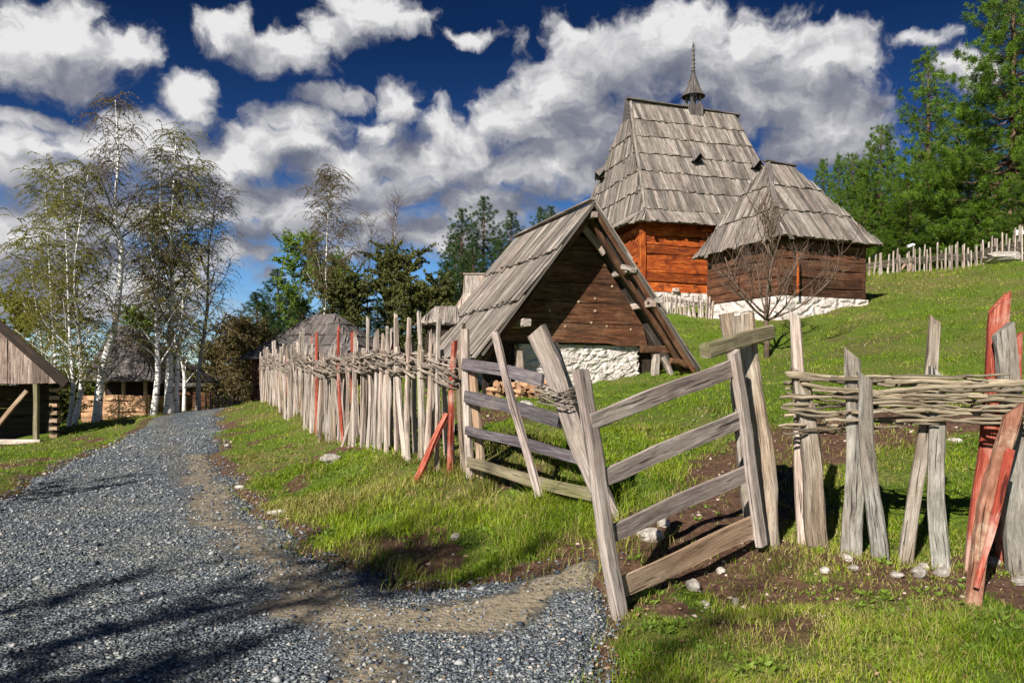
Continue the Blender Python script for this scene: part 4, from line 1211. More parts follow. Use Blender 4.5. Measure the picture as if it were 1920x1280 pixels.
# wattle fence on the right
wf = T('wattle_fence', 'wattle fence of weathered stakes and horizontal woven sticks at the right edge', 'fence', (2.9, 6.3, hz(2.9, 6.3)))
ST = [(1491, 590, 1511, 1026, 24, 6.68, 'grey', None), (1502, 698, 1540, 1040, 37, 6.55, 'post', None), (1600, 664, 1596, 1052, 33, 6.42, 'lichen', None),
      (1620, 706, 1653, 1065, 27, 6.32, 'lichen', None), (1755, 600, 1694, 1066, 24, 6.30, 'post', None), (1755, 697, 1766, 1074, 30, 6.22, 'lichen', None),
      (1876, 566, 1827, 1056, 30, 6.20, 'red', 'tall fresh red stake with a slanted top'), (1902, 640, 1880, 1050, 24, 6.28, 'red', 'short red stake behind the tall one'),
      (1884, 616, 1916, 1082, 40, 6.02, 'lichen', None), (2010, 640, 2015, 1090, 34, 5.95, 'post', None)]
for (x0, y0, x1, y1, w, Yd, mt, lb) in ST:
    top, bot = P(x0, y0, Yd), P(x1, y1, Yd); bot.z = min(bot.z, hz(bot.x, bot.y)) - .08
    mb = MB(); ww = w / F * Yd
    mb.beam(bot, top, ww * 1.1, ww * .75, (-.25, -.96, 0), seg=12, jit=ww * .055, w1=ww * (.82 if mt != 'red' else 1.0), bend=random.uniform(-.02, .02), cut=ww * random.choice((-.7, .6)) * (2.4 if mt == 'red' else 1), ch=.24)
    mb.build('stake', M[mt], wf, lb)
top, bot = P(1898, 765, 5.75), ground_at(1816, 1135)
mb = MB(); mb.beam(bot - Vector((0, 0, .06)), top, .100, .08, (-.2, -.97, 0), seg=14, jit=.009, w1=.115, bend=-.02, cut=.14, ch=.3); mb.build('prop', M['bark'], wf, 'red stake with peeling bark leaning in front')
mb = MB(); mb.beam(bot + Vector((.040, -.030, .12)), top.lerp(bot, .22) + Vector((.032, -.035, 0)), .028, .025, (-.2, -.97, 0), seg=9, jit=.004, w1=.07); mb.build('prop', M['red'], wf, 'bare red strip of the leaning stake')
mb = MB()
wx = lambda px: 6.62 - (px - 1480) / 440 * .56                # depth of the fence line


def stick(pts, r0_, r1_, behind):
    out = []; 
    for k, (px, py) in enumerate(pts):
        out.append(P(px, py, wx(px) + behind(px)))
    n_ = len(out); mb.tube(out, [(r0_ + (r1_ - r0_) * i / (n_ - 1)) * random.uniform(.93, 1.07) for i in range(n_)], 7, jit=.03)


def weave(ph): return lambda px: -.24 if px > 1838 else -.125 + .20 * max(0, min(1, (math.sin((px - 1490) / 57 + ph * 1.7) - .35) * 3))


rs_ = random.Random(12)
rows_ = [(1475, 700, 1690, 720, 1925, 716, .021, 0), (1478, 705, 1640, 728, 1900, 722, .015, 3.1), (1472, 715, 1600, 736, 1760, 738, .017, 1.5), (1640, 735, 1780, 722, 1990, 718, .022, 0), (1474, 728, 1640, 742, 1850, 740, .013, 0.5),
         (1462, 745, 1600, 744, 1830, 750, .014, 3.1), (1690, 742, 1820, 740, 2000, 742, .017, 0), (1468, 757, 1620, 762, 1800, 762, .013, 0), (1464, 764, 1580, 772, 1705, 796, .014, 3.1), (1620, 757, 1760, 748, 2000, 752, .016, 1.5),
         (1470, 778, 1650, 772, 1840, 770, .013, .6), (1478, 772, 1600, 790, 1760, 795, .012, 3.1), (1640, 764, 1760, 796, 2000, 794, .015, 0), (1460, 797, 1560, 800, 1700, 798, .012, 0), (1466, 804, 1600, 806, 1650, 800, .011, 3.1),
         (1590, 728, 1740, 774, 1890, 770, .013, 0), (1700, 765, 1850, 782, 2000, 787, .014, 3.1), (1468, 813, 1530, 814, 1600, 808, .010, 0), (1680, 790, 1840, 786, 2000, 780, .013, 0), (1760, 730, 1880, 736, 2000, 728, .016, 3.1),
         (1475, 736, 1560, 756, 1660, 760, .012, 0), (1500, 770, 1590, 752, 1720, 756, .011, 3.1), (1560, 745, 1700, 752, 1830, 742, .012, 1.), (1820, 762, 1900, 760, 2000, 764, .014, 1.)]
for k in range(15):
    xa = rs_.uniform(1460, 1700); L9 = rs_.uniform(180, 420); ya = 706 + 100 * rs_.random(); rows_.append((xa, ya, xa + L9 / 2, ya + rs_.uniform(-9, 9), min(xa + L9, 2000), ya + rs_.uniform(-16, 14), rs_.uniform(.008, .014), rs_.uniform(0, 6)))
for (xa, ya, xm, ym, xb, yb, r_, ph) in rows_:
    pts = []
    for k in range(15):
        t = k / 14; x = (1 - t) ** 2 * xa + 2 * t * (1 - t) * xm + t * t * xb; y = (1 - t) ** 2 * ya + 2 * t * (1 - t) * ym + t * t * yb
        pts.append((x, y + rs_.uniform(-2.4, 2.4)))
    stick(pts, r_ * 1.1, r_ * .7, weave(ph))
stick([(1497, 712), (1512, 730), (1524, 758), (1545, 790), (1580, 815)], .013, .010, lambda x: -.10)
mb.build('woven_sticks', M['stick'], wf)

# closed hurdle on the left of the gateway
lg = T('hurdle_panel', 'dark four-rail wooden panel with a slanting brace between picket fence and leaning posts', 'gate', (0, 7.9, hz(0, 7.9)))
YL, YR = 8.72, 7.15


def yl(px): # depth along the panel
    x0, x1 = (872 - 960) / F, (1109 - 960) / F; X0, X1 = x0 * YL, x1 * YR; k = (px - 960) / F
    # intersection of the ray with the plan line
    return (YL * X1 - X0 * YR) / ((X1 - X0) - k * (YR - YL)) if False else (X0 * (YR - YL) - YL * (X1 - X0)) / (k * (YR - YL) - (X1 - X0))


pn = Vector((-.7, -.75, 0)).normalized()
for (x0, y0, x1, y1, h, mt) in ((868, 680, 1018, 711, 22, 'rail'), (872, 741, 1052, 788, 23, 'rail'), (874, 805, 1086, 858, 17, 'rail'), (877, 867, 1111, 929, 20, 'mossrail')):
    a, b_ = P(x0, y0, yl(x0)), P(x1, y1, yl(x1)); mb = MB(); mb.beam(a, b_, h / F * 8.0, .035, pn, seg=9, jit=.006, w1=h / F * 8.0 * 1.05); mb.build('rail', M[mt], lg)
a, b_ = P(927, 624, yl(927) - .06), P(1010, 932, yl(1010) - .06); mb = MB(); mb.beam(b_, a, .075, .035, pn, seg=9, jit=.008, w1=.09, cut=-.03); mb.build('brace', M['gate'], lg)
for (x0, y0, x1, y1, w, dy, mt) in ((871, 617, 881, 893, 15, .04, 'grey'), (887, 690, 903, 868, 16, .14, 'railtan')):
    a, b_ = P(x0, y0, yl(x0) + dy), P(x1, y1, yl(x0) + dy); b_.z = hz(b_.x, b_.y) - .1; mb = MB(); mb.beam(b_, a, w / F * 8.8, .05, pn, seg=8, jit=.006); mb.build('stile', M[mt], lg)

# leaning posts of the gateway
lp = T('leaning_post', 'pair of thick posts leaning left and tied with withes in the middle of the gateway', 'post', (.95, 7.05, hz(.95, 7.05)))
mb = MB(); a, b_ = P(1004, 620, 7.0), P(1160, 985, 7.0); b_.z -= .1; mb.beam(b_, a, .15, .13, (-.35, -.93, 0), seg=12, jit=.012, w1=.17, cut=.05, ch=.25); mb.build('post', M['gate'], lp)
mb = MB(); a, b_ = P(1036, 641, 7.12), P(1146, 962, 7.14); b_.z -= .12; mb.beam(b_, a, .10, .10, (-.35, -.93, 0), seg=10, jit=.010, w1=.10, cut=-.05, ch=.25); mb.build('post', M['grey'], lp)
mb = MB(); rs_ = random.Random(3)
for k in range(9):
    t = k / 9; cx_, cy_ = 1046 + rs_.uniform(-5, 5), 742 + rs_.uniform(-14, 18); ra = rs_.uniform(.14, .21); pts = []; tl = rs_.uniform(-.16, .22)
    c = P(cx_, cy_, 7.03); a0 = rs_.uniform(0, 6)
    for j in range(15):
        a = a0 + j / 14 * 2 * math.pi * rs_.uniform(.93, 1.0); pts.append(c + Vector((math.cos(a) * ra, math.sin(a) * ra * .8, math.cos(a + .3) * tl * .6 + rs_.uniform(-.006, .006))))
    mb.tube(pts, rs_.uniform(.004, .007), 5)
mb.build('withe_tie', M['osier'], lp)

# hinge post
hp = T('hinge_post', 'massive split double post with a short cross-beam near its top holding the open gate', 'post', (2.15, 6.65, hz(2.15, 6.65)))
mb = MB(); a, b_ = P(1393, 590, 6.62), P(1444, 1028, 6.62); b_.z -= .1; mb.beam(b_, a, .185, .16, (-.2, -.98, 0), seg=14, jit=.012, w1=.19, ch=.26, bend=.01, cut=.02); mb.build('post', M['post'], hp)
mb = MB(); a, b_ = P(1362, 588, 6.72), P(1418, 1005, 6.72); b_.z -= .1; mb.beam(b_, a, .12, .13, (-.2, -.98, 0), seg=12, jit=.010, w1=.12, ch=.26); mb.build('post', M['post'], hp)
mb = MB(); a, b_ = P(1322, 657, 6.12), P(1441, 622, 6.62); mb.beam(a, b_, .095, .12, (0, 0, 1), seg=6, jit=.007, ch=.15); 
mb.build('cross_beam', M['mossrail'], hp)

# open gate leaf
og = T('open_gate', 'four-rail wooden gate leaf swung open toward the gravel beside the hinge post', 'gate', (1.4, 5.9, hz(1.4, 5.9)))
YF, YB = 5.38, 6.42
XF, XB = (1150 - 960) / F * YF, (1415 - 960) / F * YB


def yg(px):
    k = (px - 960) / F; return (XF * (YB - YF) - YF * (XB - XF)) / (k * (YB - YF) - (XB - XF))


gn = Vector((YB - YF, -(XB - XF), 0)).normalized()
for (x0, y0, x1, y1, h0, h1, mt) in ((1106, 790, 1380, 686, 32, 33, 'gate'), (1126, 897, 1396, 781, 33, 32, 'gate'), (1140, 1002, 1412, 880, 33, 30, 'gate'), (1160, 1103, 1419, 982, 39, 41, 'railtan')):
    a, b_ = P(x0, y0, yg(x0)), P(x1, y1, yg(x1)); mb = MB(); mb.beam(a, b_, h0 / F * yg(x0), .03, gn, seg=9, jit=.004, w1=h1 / F * yg(x1), ch=.08); mb.build('rail', M[mt], og)
off_ = gn * .05
mb = MB(); a, b_ = P(1088, 692, yg(1110) - .02) , P(1164, 1165, yg(1165) - .05); mb.beam(b_, a, .108, .075, gn, seg=14, jit=.007, w1=.10, cut=-.02, ch=.22); mb.build('stile', M['gate'], og)
mb = MB(); a, b_ = P(1376, 660, yg(1385) - .06), P(1428, 1022, yg(1425) - .06); mb.beam(b_, a, .10, .06, gn, seg=12, jit=.007, w1=.10, cut=.03, ch=.22); mb.build('stile', M['gate'], og)

# small fences far off
def row_fence(name, label, pts, h, n, rods, stake_w=.07, jitx=.3, band=(.45, .75), seed=1, mat='grey', lean=.06):
    rs2 = random.Random(seed); pp = np.array(pts); sg = np.hypot(*np.diff(pp, axis=0).T); cu = np.r_[0, np.cumsum(sg)]
    root = T(name, label, 'fence', (pp[0, 0], pp[0, 1], hz(*pp[0])))
    at_ = lambda s: Vector((np.interp(s, cu, pp[:, 0]), np.interp(s, cu, pp[:, 1]), 0))
    for i in range(n):
        s = cu[-1] * (i + .5 + rs2.uniform(-jitx, jitx)) / n; c = at_(s); z = hz(c.x, c.y)
        t_ = (at_(min(s + .3, cu[-1])) - at_(max(s - .3, 0))).normalized(); nn_ = Vector((t_.y, -t_.x, 0)) * (.03 if i % 2 else -.03)
        mb = MB(); mb.beam(c + nn_ + Vector((0, 0, z - .15)), c + nn_ + t_ * rs2.gauss(0, lean) + Vector((0, 0, z + h * rs2.uniform(.82, 1.25))), stake_w * rs2.uniform(.7, 1.3), .05, (t_.y, -t_.x, 0), seg=3, jit=.008, w1=stake_w * .7, cut=.05)
        mb.build('stake', M[mat], root)
    mb = MB()
    if rods:
        for k in range(rods):
            s = 0
            while s < cu[-1] - .3:
                L2 = rs2.uniform(1.4, 3); e = min(s + L2, cu[-1]); pts2 = []; zr = h * (band[0] + (band[1] - band[0]) * (k + .5) / rods); tl = rs2.uniform(-.08, .08)
                m_ = max(4, int((e - s) / .3))
                for j in range(m_ + 1):
                    ss = s + (e - s) * j / m_; c = at_(ss); pts2.append(c + Vector((.0, .05 * (1 if j % 2 else -1), hz(c.x, c.y) + zr + tl * (j / m_ - .5) + rs2.uniform(-.01, .01))))
                mb.tube(pts2, rs2.uniform(.012, .02), 4); s = e - .3
        mb.build('woven_sticks', M['osier'], root)
    return root


a = [on(1610, 47), on(1700, 44), on(1790, 39), on(1860, 35.5), on(1925, 32), on(2040, 28.5)]
row_fence('wattle_fence', 'distant wattle fence along the top of the hill in front of the pines', [(v.x, v.y) for v in a], 1.12, 60, 8, stake_w=.11, band=(.42, .72), seed=3)
a = [on(1240, 30.5), on(1290, 29.9), on(1336, 29.2)]
row_fence('wattle_fence', 'short low wattle fence between the A-shaped hut and the log cabin', [(v.x, v.y) for v in a], .66, 20, 5, stake_w=.075, band=(.62, .9), seed=8)
a = [on(385, 37), on(430, 38), on(480, 40)]
row_fence('rustic_fence', 'low rustic fence far down the road under the bare bushes', [(v.x, v.y) for v in a], .95, 22, 3, stake_w=.1, band=(.6, .9), seed=9)

# leaning pole with lamp, marker post near the hilltop fence
lpole = T('leaning_pole', 'thin leaning pole with a white head behind the hilltop fence', 'pole', on(1692, 45.5))
b_ = on(1690, 45.5); mb = MB(); mb.tube([b_ - Vector((0, 0, .1)), P(1709, 464, 45.5)], [.03, .02], 6); mb.build('pole', M['darklog'], lpole)
mb = MB(); q = P(1709, 462, 45.5); mb.beam(q - Vector((.22, 0, -.02)), q + Vector((.16, 0, .12)), .20, .16, (0, -1, 0), seg=3, jit=.02, w1=.08); mb.build('head', M['white'], lpole)
bx_ = T('post_box', 'white box on a tall stake at the right end of the hilltop fence', 'box', on(1908, 33.2))
b_ = on(1908, 33.2); mb = MB(); mb.beam(b_ - Vector((0, 0, .2)), P(1910, 442, 33.2), .09, .07, (0, -1, 0)); mb.build('stake', M['grey'], bx_)
mb = MB(); mb.beam(P(1903, 437, 33.1), P(1917, 435, 33.1), .22, .16, (0, -1, 0), seg=2, jit=.002, ch=.06); mb.build('case', M['white'], bx_)
tr = T('trestle', 'small orange wooden A-frame trestle behind the hilltop fence', 'trestle', on(1703, 45))
b_ = on(1703, 45.2); tp = P(1707, 481, 45.2)
for dx in (-.55, .12):
    mb = MB(); mb.beam(Vector((b_.x + dx, 45.2, hz(b_.x + dx, 45.2) - .05)), tp, .12, .08, (0, -1, 0)); mb.build('leg', M['railtan'], tr)

# ---------------------------------------------------------------- firewood under the hut's eave
rs_ = random.Random(44); lab = 0
for k in range(24):
    a_ = rs_.uniform(-2.25, -1.2); bb = rs_.uniform(.0, .5); row = k // 8
    q = L_(-2.35 + (k % 8) * .165 + row * .05, .25 + rs_.uniform(-.08, .08), 0); z = hz(q.x, q.y) + .07 + row * .125
    mb = MB(); r_ = rs_.uniform(.06, .085); dv = (-ey * 1 + ex * rs_.uniform(-.5, .5) + Vector((0, 0, rs_.uniform(-.1, .1)))).normalized(); q.z = z
    s5 = rs_.choice((5, 6, 8)); mb.tube([q + dv * .18, q - dv * .22], [r_, r_ * .95], s5, sm=False, jit=.18)
    o = mb.build('firewood_log', M['cutwood']); tag(o, 'short split log of reddish firewood heaped under the left eave of the small hut', 'firewood', 'firewood logs beside the small hut')

# ---------------------------------------------------------------- loose stones
STN = [(620, 868, .16, .12, .10, 'pale boulder half sunk in the bank below the picket fence'), (855, 1010, .07, .05, .04, 'small white stone in the bright grass left of the gate'), (1220, 1010, .13, .10, .08, 'pinkish stone lying behind the open gate rails'),
       (1243, 985, .07, .06, .05, 'small pale stone beyond the pinkish one behind the gate rails'), (1864, 1060, .075, .07, .055, 'rounded pale stone between the leaning red stake and the grey stake'), (1913, 1095, .075, .06, .055, 'white stone at the right edge of the picture'),
       (1588, 1048, .07, .05, .04, 'stone at the foot of the lichen-grey stakes'), (1680, 1080, .06, .05, .03, 'flat stone left of the slanting thin stake foot'), (1722, 1078, .11, .06, .045, 'long pale stone right of the slanting thin stake foot'), (1733, 1066, .05, .045, .04, 'little stone behind the long pale one'),
       (1765, 1078, .08, .05, .05, 'grey stone against the foot of the mottled stake'), (1600, 1068, .06, .045, .03, 'flat stone in front of the second stake pair'), (1545, 1072, .045, .04, .03, 'small stone in the reddish dirt below the first stakes'),
       (1300, 1105, .055, .06, .07, 'upright pink stone in the grass below the gate'), (1323, 1138, .045, .04, .035, 'round pale pebble in the red dirt below the gate'), (1380, 1135, .03, .03, .04, 'narrow pebble standing right of the round pale pebble'), (1540, 1156, .032, .028, .02, 'lone pebble in the middle of the dirt patch'),
       (520, 965, .12, .09, .05, 'flat stone at the corner where the bank meets the gravel'), (490, 992, .045, .04, .03, 'orange-white stone on the gravel by the bank corner'), (450, 915, .08, .06, .04, 'stone on the left rim of the grass bank'),
       (1352, 1075, .05, .04, .035, 'small stone under the lower hinge post'), (1790, 830, .10, .06, .04, 'stone lying in the pasture behind the wattle fence'), (1890, 490, 1.4, .8, .30, 'large flat pale rock against the hilltop fence'), (1480, 760, .08, .06, .04, 'stone in the pasture left of the wattle fence'),
       (985, 768, .16, .14, .12, 'white stone fallen beside the foot of the hut base'), (942, 765, .12, .11, .09, 'white stone next to the firewood')]
for i, (px, py, a, b_, c, lb) in enumerate(STN):
    q = ground_at(px, py); mb = MB(); mb.stone((0, 0, 0), a, b_, c, seed=i + 3, rot=i * 1.3); o = mb.build('stone', M['rock']); o.location = q + Vector((0, 0, c * .35)); tag(o, lb, 'stone')

# ================================================================ vegetation
def nrm_(a): return a / np.maximum(np.linalg.norm(a, axis=1, keepdims=True), 1e-9)


def leaf_mesh(name, C, D, size, aspect=.5, r=None, seed=0):
    rg = np.random.default_rng(seed); C = np.asarray(C, float); D = nrm_(np.asarray(D, float)); n = len(C)
    sd_ = nrm_(np.cross(D, rg.normal(size=(n, 3)))); L = np.asarray(size)[:, None] * np.ones((n, 1))
    nn_ = np.cross(D, sd_)
    V = np.stack([C, C + D * L * .45 + sd_ * L * aspect * .5, C + D * L + nn_ * L * .12, C + D * L * .45 - sd_ * L * aspect * .5], 1).reshape(-1, 3)
    return npmesh(name, V, np.arange(n * 4).reshape(-1, 4), {'rnd': rg.random(n) if r is None else r})


def needle_mesh(name, C, D, L, K=12, wid=.035, seed=0, spread=.85):
    rg = np.random.default_rng(seed); C = np.repeat(np.asarray(C, float), K, 0); D = np.repeat(nrm_(np.asarray(D, float)), K, 0); n = len(C)
    L = np.repeat(np.asarray(L, float), K)[:, None] * rg.uniform(.7, 1.15, (n, 1))
    q = nrm_(D + rg.normal(size=(n, 3)) * spread * .75); s_ = nrm_(np.cross(q, rg.normal(size=(n, 3)))) * wid
    b = C + q * L * .05
    V = np.stack([b - s_ * .5, b + q * L * .55 + s_ * .6, b + q * L, b + q * L * .5 - s_ * .6], 1).reshape(-1, 3)
    cl = np.repeat(rg.random(n // K), K)
    C = C + nrm_(rg.normal(size=(n, 3))) * (L * rg.uniform(0, .45, (n, 1)))
    b = C; V = np.stack([b - s_ * .5, b + q * L * .4 + s_ * .6, b + q * L * .7, b + q * L * .35 - s_ * .6], 1).reshape(-1, 3)
    return npmesh(name, V, np.arange(n * 4).reshape(-1, 4), {'rnd': np.clip(cl * .65 + rg.random(n) * .35, 0, 1)})


def make_pine(seed, Ht, Rm, mat, crown=.10, dens=1., width=1., top_open=.0, tuft=.34, dark=False, wisp=1.):
    """trunk, limbs and needle tufts of one conifer, at the origin; returns the root"""
    rs = random.Random(seed); root = bpy.data.objects.new('pine_tree', None); COL.objects.link(root); root.empty_display_size = .3
    tr = MB(); pts = []; rad = []; lx, ly = rs.uniform(-.25, .25), rs.uniform(-.2, .2)
    for i in range(12):
        f_ = i / 11; pts.append(Vector((lx * math.sin(f_ * 3), ly * math.sin(f_ * 2.4), -.3 + (Ht + .2) * f_))); rad.append(.02 + Ht * .0135 * (1 - f_) ** .8)
    tr.tube(pts, rad, 9, jit=.06)
    C = []; D = []; Ls = []; br = MB()
    z = Ht * crown; ang = rs.random() * 6
    while z < Ht * .985:
        f_ = (z / Ht - crown) / (1 - crown); prof = (1 - f_) ** .78 * (.55 + .45 * min(1, f_ * 5)) * (1 + .18 * math.sin(f_ * 19 + seed)) + .04
        nb = rs.choice((4, 5, 5, 6)) if f_ < .9 else 3
        for k in range(nb):
            ang += 2 * math.pi / nb + rs.uniform(-.35, .35)
            if rs.random() < top_open * .5: continue
            R_ = Rm * prof * rs.uniform(.55, 1.22); a = Vector((math.cos(ang), math.sin(ang), 0)); base = Vector((lx * math.sin(z / Ht * 3), ly * math.sin(z / Ht * 2.4), z + rs.uniform(-.12, .12)))
            rise = (.12 + .55 * f_) * R_ * rs.uniform(.5, 1.3); droop = (.20 - .15 * f_) * R_
            P_ = lambda t: base + a * (R_ * t) + Vector((0, 0, rise * t * t - droop * math.sin(math.pi * t * .9)))
            br.tube([P_(t) for t in (0, .35, .7, 1)], [.012 + .016 * R_, .01 + .01 * R_, .012, .006], 4)
            n2 = max(3, int(R_ * 4.4 * dens))
            for j in range(n2):
                t = rs.uniform(.22 if f_ > .3 else .4, 1.0) if j else 1.0
                p_ = P_(t); sdv = Vector((-a.y, a.x, 0)) * rs.choice((-1, 1)); ln = R_ * .36 * (1.15 - t) * rs.uniform(.5, 1.2) + .12
                d2_ = (a * rs.uniform(.3, .9) + sdv * rs.uniform(.4, 1.) * (0 if j == 0 else 1) + Vector((0, 0, rs.uniform(.05, .5)))).normalized()
                nt = max(1, int(ln / .27))
                for q in range(nt):
                    c = p_ + d2_ * (ln * (q + 1) / nt) + Vector((rs.gauss(0, .05), rs.gauss(0, .05), rs.gauss(0, .06)))
                    C.append(c); D.append(d2_ * .7 + Vector((0, 0, .6))); Ls.append(tuft * rs.uniform(.7, 1.2))
        z += rs.uniform(.32, .50) * (1 - .35 * f_) * Ht / 13 * 1.05
    for k in range(8): C.append(pts[-1] + Vector((0, 0, -.12 * k))); D.append((rs.gauss(0, .2), rs.gauss(0, .2), 1)); Ls.append(tuft)
    t_ = tr.build('trunk', M['trunk'], root); br.build('branches', M['trunk'], root)
    me = needle_mesh('needles', np.array([tuple(v) for v in C]), np.array([tuple(v) for v in D]), Ls, 58, .0145 * tuft / .3, seed, 1.25)
    link('needles', me, M[mat], root)
    return root


def limb_path(rs, p, d_, L, n, grav=0., wob=.12):
    pts = [p.copy()]; d_ = d_.normalized()
    for i in range(n):
        d_ = (d_ + Vector((rs.gauss(0, wob), rs.gauss(0, wob), rs.gauss(0, wob * .7) + grav / n))).normalized(); p = p + d_ * (L / n); pts.append(p)
    return pts, d_


def make_birch(name, label, cat, path, r0, seed, limbs=34, spread=1.9, crown=.25, twigs=14, nleaf=12, leaf='birchleaf', leafsize=.043, droop=1., bark='birch', twigmat='twig', up=.9, group=None, twl=1., topf=.55):
    rs = random.Random(seed); base = path[0]; root = T(name, label, cat, tuple(base), group)
    pp = []; n = 22
    for i in range(n + 1):          # resample with smoothing
        t = i / n * (len(path) - 1); k = min(int(t), len(path) - 2); u = t - k
        p0 = path[max(k - 1, 0)]; p1 = path[k]; p2 = path[k + 1]; p3 = path[min(k + 2, len(path) - 1)]
        pp.append(.5 * ((2 * p1) + (p2 - p0) * u + (2 * p0 - 5 * p1 + 4 * p2 - p3) * u * u + (3 * p1 - p0 - 3 * p2 + p3) * u ** 3))
    pp[0] = pp[0] - Vector((0, 0, .25)); Ht = (pp[-1] - pp[0]).length
    rad = [r0 * .86 * (1 - .92 * (i / n) ** .85) * (1.25 if i == 0 else 1) for i in range(n + 1)]
    tr = MB(); tr.tube(pp, rad, 9, jit=.05)
    tw = MB(); lb = MB(); C = []; D = []
    for i in range(limbs):
        f_ = crown + (1 - crown) * ((i + rs.random()) / limbs) ** .9; t = f_ * n; k = min(int(t), n - 1); p_ = pp[k].lerp(pp[k + 1], t - k)
        a = i * 2.4 + rs.uniform(-.5, .5); L = spread * .88 * (.30 + .85 * math.sin(math.pi * min(1, (1 - f_) * 1.0 + .12)) ** .8) * rs.uniform(.6, 1.15) * (topf + (1 - topf) * min(1, (1 - f_) * 4))
        d_ = Vector((math.cos(a), math.sin(a), up * rs.uniform(.8, 1.8)))
        pts, dl = limb_path(rs, p_, d_, L, 6, grav=.35 - .35 * droop * .5, wob=.13)
        rl = max(.008, rad[k] * .34); (lb if f_ < .5 else tw).tube(pts, [rl * (1 - .8 * j / 6) + .003 for j in range(7)], 4)
        nt = max(3, int(twigs * 1.35 * (.5 + L / spread * .6)))
        for j in range(nt):
            u = rs.uniform(.18, 1.0) ** .8 * 6; kk = min(int(u), 5); q = pts[kk].lerp(pts[kk + 1], u - kk)
            az_ = rs.random() * 6.28; d2_ = (dl * .5 + Vector((math.cos(az_), math.sin(az_), rs.uniform(-.1, .9)))).normalized()
            tl = rs.uniform(.35, 1.0) * twl; tp, _ = limb_path(rs, q, d2_, tl, 5, grav=-1.6 * droop, wob=.14)
            tw.tube(tp, [.0055, .005, .0045, .004, .003, .0025], 3, r=rs.random())
            for s_ in range(int(nleaf * 2.4)):
                v = rs.uniform(.15, 1) * 5; k2 = min(int(v), 4); C.append(tuple(tp[k2].lerp(tp[k2 + 1], v - k2))); D.append((rs.gauss(0, .5), rs.gauss(0, .5), -1.1 * droop + rs.gauss(0, .5)))
    t_ = tr.build('trunk', M[bark], root); lb.build('limbs', M[bark], root); tw.build('twigs', M[twigmat], root)
    if nleaf:
        me = leaf_mesh('leaves', np.array(C), np.array(D), np.random.default_rng(seed).uniform(.6, 1.3, len(C)) * leafsize, .6, seed=seed)
        link('leaves', me, M[leaf], root)
    return root


def bpath(pxs, Yd, sway=.4, seed=0):
    rs = random.Random(seed); out = []
    for i, (px, py) in enumerate(pxs):
        yy = Yd + (rs.uniform(-sway, sway) if i else 0)
        v = P(px, py, yy)
        if i == 0: v.z = hz(v.x, v.y)
        out.append(v)
    return out


GB = 'birches beside the road'
birches = [
    ('tallest white birch with a kinked trunk standing in front of the lodge', [(181, 792), (192, 690), (217, 600), (228, 470), (215, 400), (222, 290), (216, 188)], 27, .19, dict(limbs=30, spread=1.7, twigs=17, nleaf=12, leaf='birchdark', crown=.22, droop=1.25, twl=1.15)),
    ('slender white birch, left one of the close pair right of the shed', [(129, 802), (137, 730), (131, 640), (126, 500), (118, 330)], 26, .10, dict(limbs=34, spread=1.9, nleaf=20, crown=.2)),
    ('slender white birch, right one of the close pair right of the shed', [(139, 802), (153, 720), (148, 620), (140, 500), (165, 325)], 26.3, .12, dict(limbs=34, spread=1.8, nleaf=18, crown=.25)),
    ('leafy birch leaning left far behind the shed roof', [(108, 790), (104, 690), (96, 560), (84, 345)], 30, .09, dict(limbs=34, spread=2.1, nleaf=24, crown=.15)),
    ('thin birch behind the shed roof with greenest crown', [(80, 790), (82, 690), (66, 560), (52, 470)], 31, .08, dict(limbs=26, spread=1.8, nleaf=24, crown=.1)),
    ('birch with a shaded lower trunk at the right corner of the lodge', [(287, 778), (296, 700), (293, 600), (300, 480), (300, 300)], 28, .15, dict(limbs=32, spread=1.9, nleaf=12, crown=.25, leaf='birchdark')),
    ('thick spotted birch at the road crest with the fullest crown', [(316, 774), (318, 690), (322, 560), (322, 430), (330, 262)], 28.5, .20, dict(limbs=44, spread=2.2, nleaf=18, crown=.2)),
    ('spotted birch close against the thick one at the road crest', [(331, 774), (333, 690), (343, 580), (350, 450), (362, 330)], 29, .13, dict(limbs=34, spread=2.0, nleaf=16, crown=.25)),
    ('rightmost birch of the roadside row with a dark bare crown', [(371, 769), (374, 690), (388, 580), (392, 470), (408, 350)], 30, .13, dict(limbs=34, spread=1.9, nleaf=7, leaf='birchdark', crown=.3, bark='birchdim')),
    ('green-leaved birch behind the thick spotted birch', [(345, 780), (342, 680), (300, 560), (275, 420)], 33, .11, dict(limbs=30, spread=2.2, nleaf=24, crown=.2)),
]
for i, (lb_, px_, Yd, r0_, kw) in enumerate(birches): make_birch('birch_tree', lb_, 'tree', bpath(px_, Yd, seed=i), r0_, 100 + i, group=GB, **kw)
make_birch('birch_tree', 'tall birch with a feathery dark crown standing alone behind the picket fence', 'tree', bpath([(608, 690), (609, 600), (612, 480), (618, 335)], 38), .12, 210, limbs=40, spread=2.2, twigs=15, nleaf=22, leaf='birchdark', crown=.30, droop=1.1)
make_birch('birch_tree', 'bare pale birch with fine upright twigs left of the dark firs', 'tree', bpath([(735, 690), (732, 600), (738, 500), (742, 385)], 40), .09, 211, limbs=36, spread=1.6, twigs=12, nleaf=0, crown=.3, droop=.0, twigmat='twigpale', up=1.6)
make_birch('bare_tree', 'bare thin tree between the feathery birch and the pale bare birch', 'tree', bpath([(685, 690), (688, 600), (690, 520), (700, 420)], 41), .08, 212, limbs=26, spread=2.0, twigs=11, nleaf=0, crown=.2, droop=.0, twigmat='twigpale', bark='trunkgrey', up=1.3)
